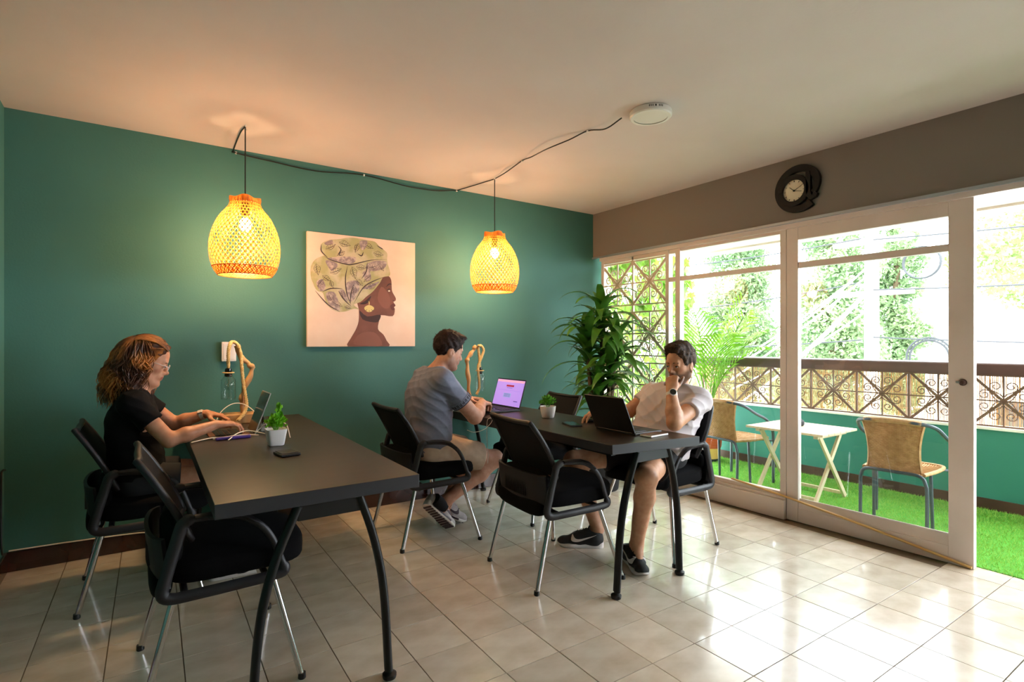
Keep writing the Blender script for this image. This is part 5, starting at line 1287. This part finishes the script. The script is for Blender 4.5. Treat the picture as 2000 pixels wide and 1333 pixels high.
# hair: root cap, then hanging curls
S = SDF(.006); Rw = np.array(WM.to_3x3().normalized()); P = lambda *a: np.array(WM @ Vector(a))
S.ell(P(-.020, 0, .052), np.array((.105, .084, .100)) * .945, .01, Rw); S.ell(P(.020, 0, .06), np.array((.080, .072, .078)) * .945, .02, Rw)
S.cut(P(.070, 0, .090), Rw @ V3(.90, 0, -.45), .006)
for t in (1, -1): S.ell(P(.055, t * .075, .0), np.array((.05, .045, .06)) * .945, .01, Rw, 's')
o0 = WM.translation
S.cap((o0.x - .060, o0.y, o0.z + .03), (o0.x - .105, o0.y, o0.z - .13), .080, .074, .03)
for t in (1, -1): S.cap((o0.x - .035, o0.y + t * .062, o0.z + .02), (o0.x - .070, o0.y + t * .075, o0.z - .14), .038, .045, .03)
S.cap((o0.x + .0, o0.y + .082, o0.z - .03), (o0.x + .012, o0.y + .085, o0.z - .165), .016, .024, .03)
S.warp(lambda X, Y, Z, c: (.0022 * (np.sin(X * 130 + 4 * np.sin(Z * 45 + Y * 20)) + np.sin(Y * 120 + 4 * np.sin(Z * 50 + X * 30)))).astype(np.float32))
hair = np_build('hair', S.mesh(), 'hair_root', wm)
rr = random.Random(21); curls = MB()
OC = Vector((o0.x - .022, o0.y, o0.z + .040))
for i in range(640):
    a = rr.uniform(.95, 2 * PI - .95) if i > 60 else rr.uniform(.55, 1.15)
    back = .5 - .5 * math.cos(a); phi0 = rr.uniform(.15, 1.5); ph = rr.uniform(0, 6.28); hr_ = rr.uniform(.007, .014); fq = rr.uniform(2.0, 3.2); sg = rr.choice((1, -1))
    lay = rr.uniform(.99, 1.22 + .12 * back); zend = o0.z - rr.uniform(.08, .215) - .01 * back; n = 24; P_ = []
    if i > 60 and math.cos(a) > .15 and math.sin(a) < 0: zend = o0.z - rr.uniform(.06, .15); lay = min(lay, 1.1)
    for j in range(n):
        t = j / (n - 1); aa = a + (PI - a) * .18 * t
        if t < .3: p = phi0 + (1.75 - phi0) * (t / .3); rad = 1.03 + (lay - 1.03) * t / .3; c = OC + Vector((math.sin(p) * math.cos(aa) * .098 * rad, math.sin(p) * math.sin(aa) * .086 * rad, math.cos(p) * .098 * (1.03 + .05 * rr.random() * 0)))
        else:
            f = (t - .3) / .7; z0 = OC.z + math.cos(1.75) * .098; rad = lay * (1 + .16 * math.sin(f * 2.2)); c = OC + Vector((math.cos(aa) * .098 * rad - .030 * f * back, math.sin(aa) * .086 * rad, 0)); c.z = z0 + (zend - z0) * f ** 1.1
        out = Vector((math.cos(aa), math.sin(aa), 0)); sd = Vector((-out.y, out.x, 0)); w_ = hr_ * (.35 + .65 * min(1, t * 1.6)); q = ph + sg * fq * 2 * PI * t
        P_.append(c + (out * math.cos(q) + sd * math.sin(q)) * w_)
    r0_ = rr.uniform(.0018, .0036); curls.tube(P_, [r0_ * (1 - .75 * (j / (n - 1)) ** 3) for j in range(n)], 4)
for i in range(150):   # hair combed back from the hairline
    y = rr.uniform(-.065, .065); P_ = []
    for j in range(14):
        t = j / 13; a = .62 + 1.75 * t; P_.append(WM @ Vector((-.016 + .110 * math.cos(a) , y * (1 + .25 * t), .045 + (.106 + .003 * math.sin(j * 1.1 + i)) * math.sin(a) * math.sqrt(max(.05, 1 - (y / .088) ** 2)))))
    curls.tube(P_, [.0012] + [.0026] * 12 + [.001], 4)
for t in (1, -1):   # side hair swept back over the temple
    for i in range(60):
        f = i / 59; P_ = [WM @ (Vector((.074 - .045 * f, t * (.050 + .020 * f), .100 - .085 * f)).lerp(Vector((-.050, t * .092, .060 - .07 * f)), q) + Vector((0, t * .016 * math.sin(q * PI), .008 * math.sin(q * PI + rr.uniform(-.3, .3))))) for q in [k / 8 for k in range(9)]]
        curls.tube(P_, [.001] + [.0026] * 7 + [.001], 4)
curls.build('curls', 'hair_curl', hair, 70, world=True)
# glasses
g = MB()
for t in (1, -1):
    cN = Vector((.108, t * .033, .004)); g.tube([WM @ (cN + Vector((-.004 * math.cos(a_) * t * 0, .0225 * math.cos(a_), .0195 * math.sin(a_)))) for a_ in [2 * PI * k / 22 for k in range(22)]], .0011, 6, closed=True)
    g.tube([WM @ Vector(p) for p in ((.108, t * .0555, .010), (.085, t * .074, .012), (.02, t * .082, .014), (-.012, t * .083, .006))], .0012, 6)
g.tube([WM @ Vector(p) for p in ((.108, -.0105, .006), (.112, 0, .009), (.108, .0105, .006))], .0011, 6)
gl = g.build('glasses', 'silver', wm, 60, world=True)
def watch(parent, wr, el, N, rw, mband, mface, rf, square=False):
    wr, el = Vector(wr), Vector(el); ax = (el - wr).normalized(); c = wr + ax * .022; N = Vector(N); N = (N - ax * N.dot(ax)).normalized(); T = ax.cross(N); P0 = []; P1 = []
    for k in range(29):
        a = 2 * PI * k / 28; d = N * math.cos(a) + T * math.sin(a); P0.append(c + d * rw - ax * .009); P1.append(c + d * rw + ax * .009)
    b = MB().sheet([P0, P1], .003).build('watch', mband, parent, 60, world=True)
    R = Matrix((ax, T, N)).transposed(); q = c + N * (rw + .003)
    if square: MB().box(q, (.028, .024, .008), R).build('watch_case', 'silver', b, 0, .004, world=True); MB().box(q + N * .0042, (.023, .019, .001), R).build('watch_face', mface, b, 0, world=True)
    else:
        M4 = R.to_4x4(); M4.translation = q; MB().lathe([(rf, -.004), (rf * 1.04, 0), (rf, .005), (rf * .86, .006)], 28).xf(M4).build('watch_case', 'white_plastic', b, 50, world=True); MB().lathe([(.0005, .0068), (rf * .84, .0068)], 28, caps=False).xf(M4).build('watch_face', mface, b, 50, world=True)
watch(wm, wL, eL, (-.2, -.6, .75), .0265, 'white_plastic', 'white_wall', .014, True)
for a, sd in ((anR, -1), (anL, 1)): make_shoe(wm, shoe_matrix((a[0] - .055, a[1], 0), (1, sd * .05, 0)), 'shoe_black', 'sole_white', 'shoe_black', None, sd)

# ---------------------------------------------------------------- the man in the grey blue shirt
m1 = person('person', 'man in a grey blue shirt and khaki shorts seen from behind at the right table', (1.6, 3.26, 0))
J = dict(pelvis=(1.565, 3.26, .595), waist=(1.578, 3.26, .74), chest=(1.590, 3.26, .915), neck=(1.635, 3.255, 1.055), shL=(1.635, 3.455, 1.005), shR=(1.592, 3.070, 1.008))
M1M = head_matrix((1.712, 3.235, 1.192), math.radians(-4), math.radians(18), 0, .955)
S = SDF(H_BODY); torso(S, J, (.118, .112, .122, .068))
S.cap((1.628, 3.255, 1.03), (1.690, 3.24, 1.14), .060, .056, .03)
eR, wR = (1.802, 3.035, .768), (1.950, 3.185, .836); eL, wL = (1.84, 3.53, .798), (1.940, 3.40, .853)
arm(S, J['shR'], eR, wR, (.056, .048, .0290)); arm(S, J['shL'], eL, wL, (.056, .048, .0290))
hipR, knR, anR = (1.60, 3.165, .555), (2.010, 3.130, .448), (1.640, 3.115, .235); hipL, knL, anL = (1.60, 3.36, .555), (2.03, 3.42, .46), (1.735, 3.30, .165)
leg(S, hipR, knR, anR, (.090, .060, .058, .036), (-.5, 0, -.8)); leg(S, hipL, knL, anL, (.090, .060, .058, .036), (-.5, 0, -.8))
S.cap(anR, (1.60, 3.105, .17), .034, .03, .02); S.cap(anL, (1.74, 3.29, .08), .034, .03, .02)
cu = [(.4, .75, .5), (.45, .8, .5), (.5, .8, .5), (.55, .85, .5)]
hand(S, wR, (.80, .55, -.10), (-.05, -.25, 1), (-.5, .85, 0), cu, 1.0); hand(S, wL, (.95, -.25, -.12), (0, .1, 1), (0, -1, 0), cu, 1.0)
head(S, M1M)
V, F = S.mesh(); np_build('body', (V, F), 'skin', m1, attr=skin_attr(V, M1M, '#cd9a80', '#b0685c', ('#5c4238', .55)))
eyes_brows(m1, M1M, 'hair_dark')
S = SDF(.004); man_hair(S, M1M, .006, [((.055, 0, .118), (.045, .055, .026))]); VF = S.mesh(); hr_ = np_build('hair', VF, 'hair_dark', m1)
np_build('hair_strands', strands(VF, M1M, lambda q: np.stack([np.where(q[:, 2] > .07, .9, -.15), q[:, 1] * 3, np.where(q[:, 2] > .07, .1, -1.)], 1), 3600, .020, .0013, 4, .22, .3), 'hair_dark', hr_)
S = SDF(.0048); torso(S, J, (.128, .122, .130, .074), .006)
for sh, el in ((J['shR'], eR), (J['shL'], eL)):
    a, b = V3(*sh), V3(*el); S.ell(a, (.074,) * 3, .03); S.cap(a, a + (b - a) * .70, .068, .068, .02)
S.warp(wrinkle(.0048, [((.75, .15, .9), 40), ((.4, -.6, 1), 38)], 5))
S.cut((0, 0, .560), (0, 0, -1), .004)
for sh, el in ((J['shR'], eR), (J['shL'], eL)):
    a, b = V3(*sh), V3(*el); sub_cyl(S, a + (b - a) * .60, b - a, .09, .14)
sub_cyl(S, (1.632, 3.255, 1.070), (.32, 0, 1), .070, .14)
sh_o = np_build('shirt', S.mesh(), 'shirt_grey', m1)
def cuff(parent, sh, el, f, r, wdt, mats, seed):
    a, b = Vector(sh), Vector(el); ax = (b - a).normalized(); c = a + (b - a) * f; x = ax.orthogonal().normalized(); y = ax.cross(x); G = [[], []]
    for k in range(33):
        q = 2 * PI * k / 32; d = x * math.cos(q) + y * math.sin(q); G[0].append(c + d * r - ax * wdt); G[1].append(c + d * r)
    o = MB().sheet(G, .003).build('sleeve_band', mats[0], parent, 60, world=True); r_ = random.Random(seed); R_ = r + .0022
    for k in range(20):   # broken block lettering round the band
        q = 2 * PI * k / 20; 
        for (da, dl, w1, h1) in ((-.06, -.5, .004, .6), (.06, -.5, .0035, r_.choice((.6, .35))), (0, r_.choice((-.25, -.5, -.75)), .010, .10)):
            d = x * math.cos(q + da) + y * math.sin(q + da); tn = ax.cross(d); R3 = Matrix((tn, ax, d)).transposed(); MB().box(c + d * R_ + ax * wdt * dl, (w1, wdt * h1, .0012), R3).build('letter_stroke', mats[1], o, 0, world=True)
cuff(sh_o, J['shR'], eR, .60, .0705, .034, ('shirt_grey', 'print_dark'), 3)
MB().tube([Vector(J['shR']) + (Vector(eR) - Vector(J['shR'])) * .602 + d for d in [((Vector(eR) - Vector(J['shR'])).orthogonal().normalized() * math.cos(k * PI / 12) + (Vector(eR) - Vector(J['shR'])).normalized().cross((Vector(eR) - Vector(J['shR'])).orthogonal().normalized()) * math.sin(k * PI / 12)) * .0705 for k in range(24)]], .0035, 5, closed=True).build('sleeve_hem', 'print_dark', sh_o, 60, world=True)
S = SDF(.005); S.cap((1.555, 3.185, .575), (1.555, 3.335, .575), .132, .132, .03)
for h_, k_ in ((hipR, knR), (hipL, knL)): a, b = V3(*h_), V3(*k_); S.cap(a, a + (b - a) * .86, .108, .094, .03)
S.warp(wrinkle(.0020, [((.9, .3, .5), 42), ((.3, .5, 1), 36)], 8)); S.cut((1.56, 0, .70), (.1, 0, 1))
for h_, k_ in ((hipR, knR), (hipL, knL)): a, b = V3(*h_), V3(*k_); sub_cyl(S, a + (b - a) * .74, b - a, .12, .2)
np_build('shorts', S.mesh(), 'shorts_khaki', m1)
make_shoe(m1, shoe_matrix((1.475, 3.10, .238), (1, .02, 0), math.radians(46), math.radians(-30)), 'shoe_white', 'sole_white', 'sole_purple', 'sole_purple', -1)
make_shoe(m1, shoe_matrix((1.620, 3.335, .125), (1, -.22, 0), math.radians(27), 0), 'shoe_white', 'sole_white', 'sole_purple', 'sole_purple', 1)
for a, b in (((1.615, 3.108, .19), (1.570, 3.10, .235)), ((1.745, 3.295, .13), (1.715, 3.305, .17))):
    MB().tube([Vector(b) + (Vector(a) - Vector(b)) * t for t in (-.6, 0, .6, 1)], [.040, .042, .042, .038], 16).build('sock', 'sock', m1, 60, world=True)

# ---------------------------------------------------------------- the man in the white shirt
m2 = person('person', 'man in a white shirt resting his chin on his fist behind a laptop', (2.68, 2.26, 0))
J = dict(pelvis=(2.665, 2.265, .590), waist=(2.718, 2.262, .715), chest=(2.782, 2.258, .842), neck=(2.835, 2.248, .955), shL=(2.835, 2.068, .898), shR=(2.820, 2.445, .905))
M2M = head_matrix((2.800, 2.195, 1.108), PI + math.radians(3), math.radians(7), 0, .965)
S = SDF(H_BODY); torso(S, J, (.116, .110, .118, .062))
S.cap((2.835, 2.248, .935), (2.818, 2.205, 1.06), .059, .056, .03)
eL, wL = (2.515, 2.012, .792), (2.572, 2.080, .968); eR, wR = (2.665, 2.515, .790), (2.435, 2.52, .808)
arm(S, J['shL'], eL, wL, (.053, .043, .0280)); arm(S, J['shR'], eR, wR, (.053, .043, .0280))
hipL, knL, anL = (2.615, 2.195, .560), (2.285, 2.015, .515), (2.305, 2.105, .115); hipR, knR, anR = (2.615, 2.36, .560), (2.240, 2.560, .515), (2.325, 2.44, .105)
leg(S, hipL, knL, anL, (.088, .060, .057, .034), (.8, .3, 0)); leg(S, hipR, knR, anR, (.088, .060, .057, .034), (.9, 0, 0))
S.cap(anL, (2.26, 2.05, .05), .034, .03, .02); S.cap(anR, (2.26, 2.50, .05), .034, .03, .02)
fist = [(1.25, 1.5, .9), (1.3, 1.55, .9), (1.35, 1.55, .9), (1.4, 1.5, .9)]
hand(S, wL, (.42, .30, .88), (-.80, -.30, .45), (.35, -.90, .10), fist, 1.0, (.75, .45, -.5))
hand(S, wR, (-.98, .05, -.02), (0, .1, 1), (0, -1, 0), [(.35, .45, .3), (.3, .45, .3), (.35, .5, .3), (.45, .5, .3)], 1.0)
head(S, M2M)
V, F = S.mesh(); np_build('body', (V, F), 'skin', m2, attr=skin_attr(V, M2M, '#cd9a78', '#a86452', ('#3a2820', .72)))
eyes_brows(m2, M2M, 'hair_brown', 0)
S = SDF(.004); man_hair(S, M2M, .010, [((.050, 0, .122), (.050, .060, .030)), ((-.02, 0, .125), (.07, .06, .03))]); VF = S.mesh(); hr_ = np_build('hair', VF, 'hair_brown', m2)
np_build('hair_strands', strands(VF, M2M, lambda q: np.stack([np.where(q[:, 2] > .07, .7, .25), np.where(q[:, 2] > .07, -.8, q[:, 1] * 3), np.where(q[:, 2] > .07, .1, -1.)], 1), 3800, .022, .0013, 5, .20, .3), 'hair_brown', hr_)
S = SDF(.0048); torso(S, J, (.126, .122, .128, .070), .006)
for sh, el in ((J['shL'], eL), (J['shR'], eR)):
    a, b = V3(*sh), V3(*el); S.ell(a, (.070,) * 3, .03); S.cap(a, a + (b - a) * .62, .063, .063, .02)
S.warp(wrinkle(.0058, [((.8, .6, .5), 36), ((.3, -.8, .9), 36)], 9)); S.cut((2.7, 2.26, .545), (0, 0, -1), .004)
for sh, el in ((J['shL'], eL), (J['shR'], eR)):
    a, b = V3(*sh), V3(*el); sub_cyl(S, a + (b - a) * .50, b - a, .095, .14)
sub_cyl(S, (2.826, 2.246, .966), (-.30, -.10, 1), .074, .14)
VF = S.mesh(); sh_o = np_build('shirt', VF, 'shirt_white', m2)
bvh = BVHTree.FromPolygons([tuple(v) for v in VF[0]], [tuple(int(i) for i in f) for f in VF[1]])
def print_on(y0, y1, z0, z1, m, nm):
    G = []
    for i in range(7):
        r_ = []
        for j in range(5):
            y = y0 + (y1 - y0) * i / 6; z = z0 + (z1 - z0) * j / 4; h_ = bvh.ray_cast(Vector((2.3, y, z)), Vector((1, 0, 0)))[0]; r_.append((h_.x - .0013 if h_ else 2.66, y, z))
        G.append(r_)
    MB().sheet(G, .0008).build(nm, m, sh_o, 60, world=True)
print_on(2.210, 2.225, .872, .902, 'print_gold', 'shirt_print'); print_on(2.215, 2.240, .850, .872, 'print_gold', 'shirt_print'); print_on(2.232, 2.262, .832, .850, 'print_gold', 'shirt_print')
for i in range(9): print_on(2.18 + i * .014, 2.189 + i * .014, .758, .774, 'print_gold', 'print_letter')
S = SDF(.005); S.cap((2.665, 2.19, .575), (2.665, 2.34, .575), .126, .126, .03)
for h_, k_ in ((hipR, knR), (hipL, knL)): a, b = V3(*h_), V3(*k_); S.cap(a, a + (b - a) * .80, .104, .088, .03)
S.warp(wrinkle(.0018, [((.9, .3, .5), 42), ((.3, .5, 1), 36)], 3)); S.cut((2.66, 0, .69), (-.2, 0, 1))
for h_, k_ in ((hipR, knR), (hipL, knL)): a, b = V3(*h_), V3(*k_); sub_cyl(S, a + (b - a) * .56, b - a, .12, .25)
np_build('shorts', S.mesh(), 'shorts_black', m2)
make_shoe(m2, shoe_matrix((2.335, 2.215, 0), (-.44, -.90, 0)), 'shoe_black', 'sole_white', 'sole_white', None, 1)
make_shoe(m2, shoe_matrix((2.342, 2.405, 0), (-.76, .66, 0)), 'shoe_black', 'sole_white', 'sole_white', None, -1)
watch(m2, wL, eL, (-.62, -.78, .1), .0310, 'white_plastic', 'black_gloss', .021)
